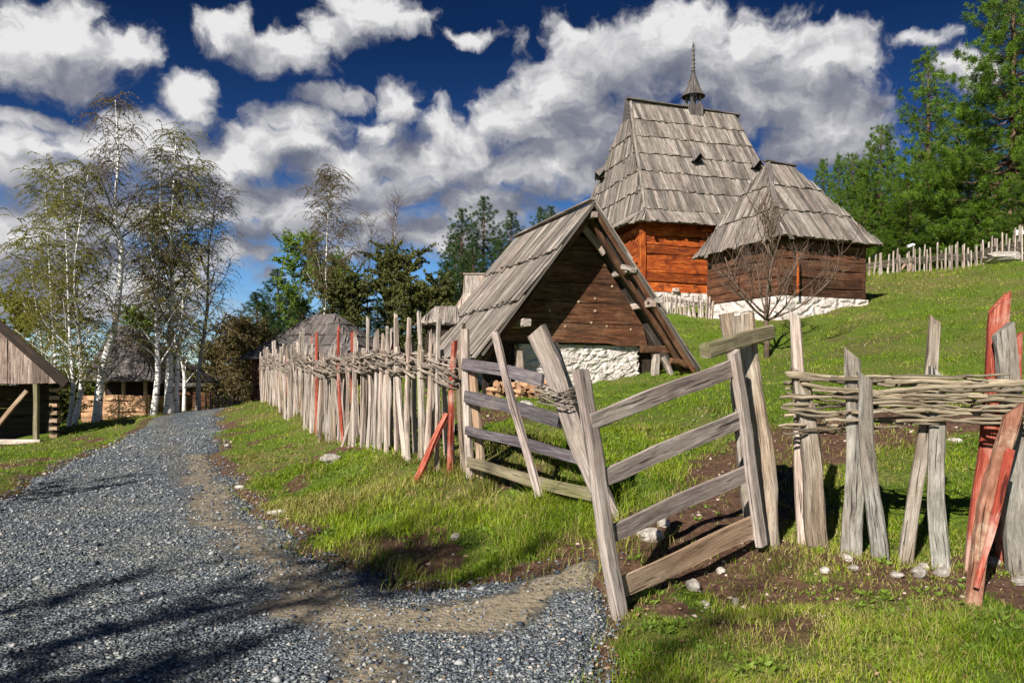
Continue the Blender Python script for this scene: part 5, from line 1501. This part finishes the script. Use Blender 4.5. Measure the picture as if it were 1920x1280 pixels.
for i, (lb_, pth, Yd, mt, sp, nl) in enumerate([
        ('fresh green tree behind the roof of the low barn', [(560, 690), (562, 600), (568, 480)], 46, 'spring', 2.6, 22), ('yellow-green tree left of the feathery birch', [(590, 690), (640, 600), (600, 530)], 44, 'spring', 2.2, 22),
        ('olive tree below the bare thin tree', [(660, 690), (655, 620), (658, 560)], 38, 'bush', 2.0, 24), ('olive rounded tree below the pale bare birch', [(745, 690), (742, 600), (740, 510)], 39, 'bush', 2.3, 34),
        ('olive bushy tree left of the smoke hood', [(800, 690), (800, 620), (796, 580)], 36, 'bush', 2.0, 30), ('brown half-bare bush at the far end of the gravel road', [(440, 752), (444, 700), (442, 648)], 40, 'birchdark', 2.0, 10),
        ('dark half-bare bush against the end of the picket fence', [(475, 752), (472, 700), (468, 640)], 38, 'birchdark', 1.7, 12), ('brown bush left of the road end', [(408, 756), (405, 715), (410, 680)], 42, 'birchdark', 1.5, 10),
        ('green shrub between the shed and the slender birch pair', [(112, 800), (115, 770), (112, 735)], 28, 'bush', .9, 24), ('green shrub beside the lodge wall', [(150, 795), (152, 760), (150, 725)], 37, 'spring', 1.2, 16),
        ('pale green tree at the far left behind the shed', [(20, 790), (25, 700), (30, 590)], 42, 'birchleaf', 2.6, 22), ('green tree behind the lodge roof', [(262, 790), (262, 700), (258, 600)], 46, 'spring', 2.0, 14)]):
    make_birch('leafy_tree' if 'tree' in lb_ else 'bush', lb_, 'tree' if 'tree' in lb_ else 'bush', bpath(pth, Yd, seed=i), .08, 300 + i, limbs=34, spread=sp, twigs=11, nleaf=nl, leaf=mt, leafsize=.11 if Yd > 35 else .07, crown=.06, droop=.15, bark='trunkgrey', topf=.8)

# bare fruit tree in front of the log cabin
def bare_tree(name, label, base, seed, Ht, spread, r0, trunk=.28, levels=4, leaf=0, pull=None, nb=6):
    rs = random.Random(seed); root = T(name, label, 'tree', tuple(base)); tr = MB(); br = MB(); C = []; D = []
    top = base + Vector((rs.uniform(-.05, .05), 0, Ht * trunk))
    pts = [base - Vector((0, 0, .15)), base.lerp(top, .35) + Vector((.02, 0, 0)), base.lerp(top, .7), top]
    tr.tube(pts, [r0 * 1.15, r0, r0 * .9, r0 * .85], 9, jit=.06)

    def grow(p, d_, L, r_, lev):
        n = 5; pts, dl = limb_path(rs, p, d_, L, n, grav=.55 if lev < 2 else .75, wob=.13)
        br.tube(pts, [r_ * (1 - .55 * i / n) for i in range(n + 1)], 6 if lev < 2 else 4, jit=.05)
        if lev >= levels:
            for _ in range(leaf): C.append(tuple(pts[rs.randint(1, n)] + Vector((rs.gauss(0, .05), rs.gauss(0, .05), rs.gauss(0, .05))))); D.append((rs.gauss(0, 1), rs.gauss(0, 1), .3))
            return
        for k in range(rs.choice((3, 4, 4, 5))):
            u = rs.uniform(.3, 1) * n; kk = min(int(u), n - 1); q = pts[kk].lerp(pts[kk + 1], u - kk); a = rs.random() * 6.28
            dd = (dl * .9 + Vector((math.cos(a), math.sin(a), rs.uniform(-.15, .5))) * .9).normalized(); grow(q, dd, L * rs.uniform(.45, .72), r_ * .5, lev + 1)
    for k in range(nb):
        a = k * 2 * math.pi / nb + rs.uniform(-.4, .4); grow(base.lerp(top, rs.uniform(.82, 1)), Vector((math.cos(a), math.sin(a) * .8, rs.uniform(.25, .9))), spread * rs.uniform(.5, .72), r0 * .42, 1)
    grow(top, Vector((0, 0, 1)), Ht * .42, r0 * .7, 1)
    tr.build('trunk', M['trunkgrey'], root); br.build('branches', M['trunkgrey'], root)
    if leaf: link('leaves', leaf_mesh('leaves', np.array(C), np.array(D), np.full(len(C), .12), .7, seed=seed), M['bush'], root)
    return root


bare_tree('fruit_tree', 'small bare fruit tree with spreading branches in front of the log cabin', on(1437, 22), 9, 5.4, 3.1, .075, trunk=.22, levels=4, nb=8)
# trees beside and behind the photographer, whose shade falls over the gravel
bare_tree('roadside_tree', 'half-bare tree beside the road behind the viewpoint', Vector((-8.6, -5.2, hz(-8.6, -5.2))), 21, 9.0, 3.6, .16, trunk=.38, levels=4, leaf=34, nb=8)
bare_tree('roadside_tree', 'bare spreading tree on the verge behind the viewpoint', Vector((-6.0, -7.9, hz(-6, -7.9))), 24, 9.5, 3.0, .15, trunk=.42, levels=4, leaf=26, nb=7)
bare_tree('roadside_tree', 'small leafy tree left of the road outside the picture', Vector((-9.4, 4.6, hz(-9.4, 4.6))), 29, 4.6, 1.5, .08, trunk=.4, levels=4, leaf=5, nb=5)

bare_tree('roadside_tree', 'leafy young tree on the verge behind the viewpoint, nearest the gateway', Vector((-4.9, -9.2, hz(-4.9, -9.2))), 33, 8.8, 2.7, .13, trunk=.45, levels=4, leaf=22, nb=6)
bare_tree('roadside_tree', 'dense young tree far left behind the viewpoint', Vector((-10.6, -3.8, hz(-10.6, -3.8))), 35, 8.0, 3.2, .14, trunk=.36, levels=4, leaf=30, nb=8)

# conifers
VAR = {}
for k, (sd_, mt, Rm, to, cr) in {'a': (1, 'pine', 3.0, .25, .06), 'b': (2, 'pine', 4.0, .0, .04), 'c': (3, 'pine', 3.6, .0, .03), 'd': (4, 'pine', 4.4, .0, .03), 'e': (5, 'spruce', 2.5, .1, .05), 'f': (6, 'spruce', 2.9, .0, .05), 'g': (7, 'pine', 2.6, 0, .05)}.items():
    VAR[k] = [make_pine(sd_, 13., Rm, mt, crown=cr, top_open=to, tuft=.33 if mt == 'pine' else .29, dens=1.35 if k in 'bcd' else 1.15), False]
PIN = [('a', 1737, 98, 50, 1.0, 'open-crowned pine with its trunk showing, standing above the hilltop fence'), ('d', 1893, -75, 42, 1.05, 'tallest pine, cut by the top right corner of the picture'), ('b', 1655, 235, 55, 1.0, 'dense pine just left of the open-crowned pine'),
       ('c', 1598, 288, 58, 1.0, 'dense pine behind the right slope of the cabin roof'), ('g', 1545, 300, 62, 1.1, 'slim pine touching the cabin roof line, leftmost on the hilltop'), ('c', 1812, 205, 47, 1.05, 'bushy bright pine between the open-crowned pine and the tallest one'),
       ('b', 1700, 335, 49, 1.3, 'low bushy pine in front of the open-crowned trunk'), ('c', 1775, 330, 45.5, 1.15, 'short bright pine just behind the hilltop fence'), ('b', 1965, 60, 45, 1.0, 'pine at the right edge behind the tallest one'), ('b', 1650, 365, 56, 1.3, 'low dark pine right of the cabin eave'),
       ('g', 1572, 292, 66, 1.0, 'far slim pine between the two leftmost hilltop pines'), ('c', 1855, 300, 52, 1.2, 'shaded pine below the crown of the tallest one'), ('d', 1940, 250, 38, .9, 'pine branches hanging over the right end of the hilltop fence'), ('b', 1620, 300, 68, 1.0, 'far pine filling the gap above the cabin eave'), ('c', 1735, 260, 64, 1.1, 'far pine seen through the open crown'),
       ('e', 868, 393, 46, 1.05, 'dark fir with a pointed top, leftmost of those left of the hut ridge'), ('e', 909, 370, 48, 1.05, 'tallest dark pointed fir left of the hut ridge'), ('f', 961, 397, 47, 1.15, 'broad dark fir meeting the ridge of the small hut'), ('e', 1014, 392, 55, 1.1, 'distant fir tip above the ridge of the small hut'), ('e', 1034, 388, 57, 1.1, 'second distant fir tip beside the main house roof'),
       ('f', 888, 455, 43, 1.25, 'lower dark fir in front of the pointed firs'), ('f', 935, 450, 44, 1.2, 'lower dark fir directly behind the hut ridge'), ('f', 838, 490, 42, 1.1, 'dark fir just above the smoke hood'), ('f', 812, 540, 40, 1.3, 'short dark fir left of the smoke hood'),
       ('f', 521, 505, 49, 1.4, 'dark pine with a pointed top left of the fresh green tree'), ('f', 480, 548, 48, 1.5, 'dark pine leaning over the end of the road'), ('f', 548, 540, 52, 1.6, 'dark pine mass behind the low barn'), ('f', 455, 595, 50, 1.5, 'short dark pine at the far left of the pine group'),
       ('f', 618, 560, 52, 1.7, 'dark pine behind the feathery birch'), ('f', 705, 560, 50, 1.4, 'dark pine behind the bare thin tree'), ('f', 770, 560, 50, 1.4, 'dark pine behind the olive rounded tree'), ('f', 500, 590, 43, 1.3, 'dark bushy pine just beyond the fence end'), ('f', 655, 575, 47, 1.6, 'low dark fir right of the feathery birch'), ('f', 735, 560, 46, 1.6, 'low dark fir below the pale bare birch'), ('f', 792, 560, 45, 1.5, 'low dark fir between the olive trees and the smoke hood'), ('f', 855, 440, 50, 1.3, 'dark fir filling the row left of the pointed firs'), ('f', 570, 560, 46, 1.5, 'dark fir above the low barn roof'), ('g', 235, 640, 50, 1.2, 'green pine seen behind the lodge'), ('g', 60, 640, 50, 1.3, 'green pine low behind the left birches')]
for k, px, py, Yd, ws, lb_ in PIN:
    v = VAR[k]; b_ = on(px, Yd); top = P(px, py, Yd).z
    if not v[1]: r_ = v[0]; v[1] = True
    else: r_ = copy_tree(v[0])
    s_ = max(.25, (top - b_.z) / 13.); r_.location = b_; r_.rotation_euler = (0, 0, random.random() * 6.28)
    w_ = max(s_, .55) * ws if s_ < .8 else s_ * ws ** .7
    r_.scale = (w_, w_, s_); r_['label'] = lb_; r_['category'] = 'tree'; r_['group'] = 'pines on the hilltop' if px > 1500 else 'dark conifers behind the fence' if px > 400 else 'pines behind the birches'
    r_.name = 'pine_tree' if px > 1500 or px < 400 else 'fir_tree'
for v in VAR.values():
    if not v[1]:
        for c in list(v[0].children): bpy.data.objects.remove(c)
        bpy.data.objects.remove(v[0])

# ---------------------------------------------------------------- grass, weeds, gravel
FOOT = [[tuple(L_(a, b, 0))[:2] for a, b in ((-1.5, .8), (1.4, .8), (1.4, 4), (-1.5, 4))], [tuple(K_(a, b, 0))[:2] for a, b in ((.3, .3), (4, .3), (4, 4), (.3, 4))], [tuple(Q(a, b, 0))[:2] for a, b in ((.5, .5), (7.8, .5), (7.8, 8), (.5, 8))],
        [(xL, 20), (P(100, 0, 20.6).x, 20), (P(100, 0, 20.6).x, 24.2), (xL, 24.2)]]


def scatter(n, r_lo, r_hi, power, seed, half=.66):
    rg = np.random.default_rng(seed); u = rg.random(n)
    if abs(power) < 1e-6: r = r_lo * (r_hi / r_lo) ** u
    else: r = (r_lo ** power + u * (r_hi ** power - r_lo ** power)) ** (1 / power)
    a = rg.uniform(-half, half, n); return r * np.sin(a), r * np.cos(a), r, rg


def grass(n, r_lo, r_hi, power, seed, two=True, pts=None):
    x, y, r, rg = scatter(n, r_lo, r_hi, power, seed)
    if pts is not None:
        p_ = pts[rg.integers(0, len(pts), n)]; q_ = rg.normal(0, .055, (n, 2)); x, y = p_[:, 0] + q_[:, 0], p_[:, 1] + q_[:, 1]; r = np.hypot(x, y)
    sdv = road_sd(x, y); dm = dirt_mask(x, y); dr = dry_mask(x, y)
    cl = fbm(x, y, 3.2, 3, 70)
    keep = (sdv > -.05 + rg.random(n) * .25) & (rg.random(n) > dm * .93) & (rg.random(n) < .12 + 1.3 * sstep(.34, .60, cl))
    edge = (sdv > -.25) & (sdv < .1) & (rg.random(n) < .05); keep |= edge
    if pts is not None: keep = (rg.random(n) < .9)
    for poly in FOOT: keep &= polydist(x, y, np.array(poly)) > 0
    x, y, r, dm, dr, cl = (q[keep] for q in (x, y, r, dm, dr, cl)); m_ = len(x)
    z = H(x, y)
    tall = sstep(.5, .72, fbm(x, y, .85, 3, 71)) * (r < 14)
    lush = (x < 1.15) & (y > 5.5) & (y < 9)
    h = (.018 + .032 * rg.random(m_)) * (.6 + .9 * cl) * (1 + 1.3 * tall + lush * .8) * (1 + np.clip(r - 12, 0, 40) * .022)
    h *= np.where(rg.random(m_) < .05, 1.8, 1)
    if pts is not None: h = h * 1.7
    h *= np.where((x > 1.0) & (y < 6), .72, 1)
    w = (.0035 + .0028 * rg.random(m_)) * (1 + np.clip(r - 5, 0, 60) * .16)
    a = rg.uniform(0, 6.283, m_); le = rg.uniform(.2, 1.5, m_) * h; fl_dry = rg.random(m_) < .10; le = np.where(fl_dry, le * 2.2, le); h = np.where(fl_dry, h * .45, h)
    b_ = np.c_[x, y, z - .006]; sdx = np.c_[np.cos(a), np.sin(a), 0 * a] * w[:, None] / 2; a2 = a + rg.uniform(1, 2.1, m_); ln = np.c_[np.cos(a2), np.sin(a2), 0 * a2] * le[:, None]; up = np.c_[0 * a, 0 * a, h]
    if two:
        V = np.stack([b_ - sdx, b_ + sdx, b_ + up * .55 + ln * .3 + sdx * .8, b_ + up * .55 + ln * .3 - sdx * .8, b_ + up + ln + sdx * .12, b_ + up + ln - sdx * .12], 1).reshape(-1, 3)
        i0 = np.arange(m_)[:, None] * 6; Fc = np.concatenate([i0 + [0, 1, 2, 3], i0 + [3, 2, 4, 5]], 1).reshape(-1, 4); rep = 2
    else:
        V = np.stack([b_ - sdx, b_ + sdx, b_ + up + ln + sdx * .2, b_ + up + ln - sdx * .2], 1).reshape(-1, 3); Fc = np.arange(m_ * 4).reshape(-1, 4); rep = 1
    rnd_ = np.clip(rg.random(m_) * .6 + (fbm(x, y, 1.4, 3, 75) - .3) * 1.0, 0, 1)
    dd = (fl_dry | (rg.random(m_) < (.08 + .75 * dr + .35 * dm))) * rg.uniform(.5, 1, m_)
    return V, Fc, np.repeat(rnd_, rep), np.repeat(dd, rep)


FT = [(P(q[2], 0, q[5]).x, P(q[2], 0, q[5]).y - .03) for q in ST] + [(P(1165, 0, 5.36).x, 5.36), (P(1430, 0, 6.5).x, 6.5), (P(1448, 0, 6.55).x, 6.5), (P(1160, 0, 6.95).x, 6.95), (P(1010, 0, 7.6).x, 7.6), (P(880, 0, 8.8).x, 8.75), (-.62, 8.9)]
FT += [tuple(fpos(s_))[:2] for s_ in stakes[:80]]
parts = [grass(430000, 3.4, 11, .55, 1), grass(350000, 9.5, 62, .45, 2, False), grass(9000, 1, 2, 1, 3, True, np.array(FT))]
Vs = np.concatenate([p[0] for p in parts]); o1_ = len(parts[0][0]); o2_ = o1_ + len(parts[1][0]); Fs = np.concatenate([parts[0][1], parts[1][1] + o1_, parts[2][1] + o2_])
me = npmesh('grass', Vs, Fs, {'rnd': np.concatenate([p[2] for p in parts]), 'dry': np.concatenate([p[3] for p in parts])})
go_ = link('grass', me, M['grass']); tag(go_, 'short green and straw coloured grass over the bank and the hillside', 'grass', kind='stuff')

# broad-leaved weeds
x, y, r, rg = scatter(9000, 3.6, 16, .6, 9); sdv = road_sd(x, y); dm = dirt_mask(x, y); ok = (sdv > .05) & (rg.random(9000) > dm * .8) & (fbm(x, y, 1.1, 3, 90) > .52)
x, y = x[ok][:4500], y[ok][:4500]; z = H(x, y); n = len(x); K = 7
an = np.repeat(rg.uniform(0, 6.28, n), K) + np.tile(np.arange(K) * 2 * math.pi / K, n) + rg.normal(0, .3, n * K); el2 = rg.uniform(.15, 1.0, n * K)
D = np.c_[np.cos(an), np.sin(an), el2]; C = np.repeat(np.c_[x, y, z + .004], K, 0) + D * .006
sz = np.repeat(rg.uniform(.028, .07, n), K) * rg.uniform(.6, 1.2, n * K)
me = leaf_mesh('weeds', C, D, sz, .42, r=np.clip(rg.random(n * K) * .5 + .5, 0, 1)); wd = link('weeds', me, M['spring']); tag(wd, 'low broad-leaved weeds and clover between the grass', 'weeds', kind='stuff')


def stones_mesh(x, y, z, s, rg, flat=.6):
    n = len(x); base = np.array([(1, 0, 0), (0, 1, 0), (-1, 0, 0), (0, -1, 0), (0, 0, 1), (0, 0, -1)], float)
    V = base[None] * (rg.uniform(.55, 1.15, (n, 6, 1))) + rg.normal(0, .16, (n, 6, 3)); V[:, :, 2] *= flat
    a = rg.uniform(0, 6.28, n); ca, sa = np.cos(a)[:, None], np.sin(a)[:, None]; X_ = V[:, :, 0] * ca - V[:, :, 1] * sa; Y_ = V[:, :, 0] * sa + V[:, :, 1] * ca
    V = np.stack([X_, Y_, V[:, :, 2]], 2) * s[:, None, None] + np.c_[x, y, z][:, None]
    f_ = np.array([(0, 1, 4), (1, 2, 4), (2, 3, 4), (3, 0, 4), (1, 0, 5), (2, 1, 5), (3, 2, 5), (0, 3, 5)]); Fc = (np.arange(n)[:, None, None] * 6 + f_[None]).reshape(-1, 3)
    return V.reshape(-1, 3), Fc, np.repeat(rg.random(n), 8)


def tan_at(x, y):
    nn_ = fbm(x, y, 2.4, 4, 60)
    t = np.maximum.reduce([(1 - sstep(.08, .42, polydist(x, y, q, False) + (nn_ - .5) * .55)) * a for q, a in ((WHEEL[3:], .8), (WHEEL2, 1), (WHEEL3[1:], .78), (WHEEL[:4], .42))])
    return t * sstep(.30, .5, fbm(x, y, 1.1, 3, 61) + .08)


x, y, r, rg = scatter(190000, 3.3, 22, .25, 31); sdv = road_sd(x, y); ta = tan_at(x, y); ok = (rg.random(len(x)) < .35 + 1.1 * sstep(.35, .6, fbm(x, y, 1.9, 4, 66))) & (sdv < .10 * rg.random(len(x)) ** 2 + .02) & (rg.random(len(x)) > ta * .72)
x, y, r = x[ok], y[ok], r[ok]; s = (.005 + .017 * rg.random(len(x)) ** 3.2) * np.where(rg.random(len(x)) < .012, 2.1, 1) * (1 + np.clip(r - 6, 0, 20) * .06); zz = H(x, y) + .012 - .13 * sstep(-.22, .10, sdv[ok]) * (sdv[ok] < .0)
zz = np.maximum(zz, H(x, y) - .012)
V, Fc, rr = stones_mesh(x, y, zz + s * .25, s, rg)
m, g, b = newmat('loose_gravel_stone')
r1 = rnd(g); g.put(b.inputs['Base Color'], g.ramp(r1, [(0, (.03, .038, .055)), (.4, (.13, .15, .175)), (.75, (.25, .27, .28)), (.95, (.40, .40, .39)), (1, (.56, .47, .40))]))
gv = link('loose_gravel', npmesh('loose_gravel', V, Fc, {'rnd': rr}), m); tag(gv, 'loose blue-grey crushed stones covering the road', 'gravel', kind='stuff')
x, y, r, rg = scatter(60000, 3.5, 26, .3, 37); dm = dirt_mask(x, y); ok = (road_sd(x, y) > -.05) & (rg.random(len(x)) < dm * .35)
x, y, r = x[ok], y[ok], r[ok]; s = (.004 + .026 * rg.random(len(x)) ** 4) * (1 + np.clip(r - 6, 0, 20) * .05); V, Fc, rr = stones_mesh(x, y, H(x, y) + s * .1, s, rg)
m, g, b = newmat('dirt_pebble'); g.put(b.inputs['Base Color'], g.ramp(rnd(g), [(0, (.10, .055, .035)), (.5, (.26, .17, .12)), (1, (.62, .50, .42))]))
pb = link('pebbles', npmesh('pebbles', V, Fc, {'rnd': rr}), m); tag(pb, 'small reddish pebbles in the worn earth', 'pebbles', kind='stuff')

x, y, r, rg = scatter(16000, 3.4, 14, .4, 51); sdv = road_sd(x, y); ok = (sdv > -.9) & (rg.random(len(x)) < np.exp(-np.abs(sdv - .1) * 1.6) * .5 + .06)
x, y = x[ok], y[ok]; n = len(x); D = np.c_[rg.normal(size=(n, 2)), rg.uniform(-.05, .25, n)]
me = leaf_mesh('fallen_leaves', np.c_[x, y, H(x, y) + .018 + .01 * (sdv[ok] > .1)], D, rg.uniform(.012, .034, n), .55, seed=5)
m, g, b = newmat('dead_leaf'); g.put(b.inputs['Base Color'], g.ramp(rnd(g), [(0, (.07, .035, .02)), (.5, (.22, .12, .06)), (1, (.45, .33, .18))]))
fl9 = link('fallen_leaves', me, m); tag(fl9, 'dry brown leaves and chaff scattered along the verge', 'leaves', kind='stuff')
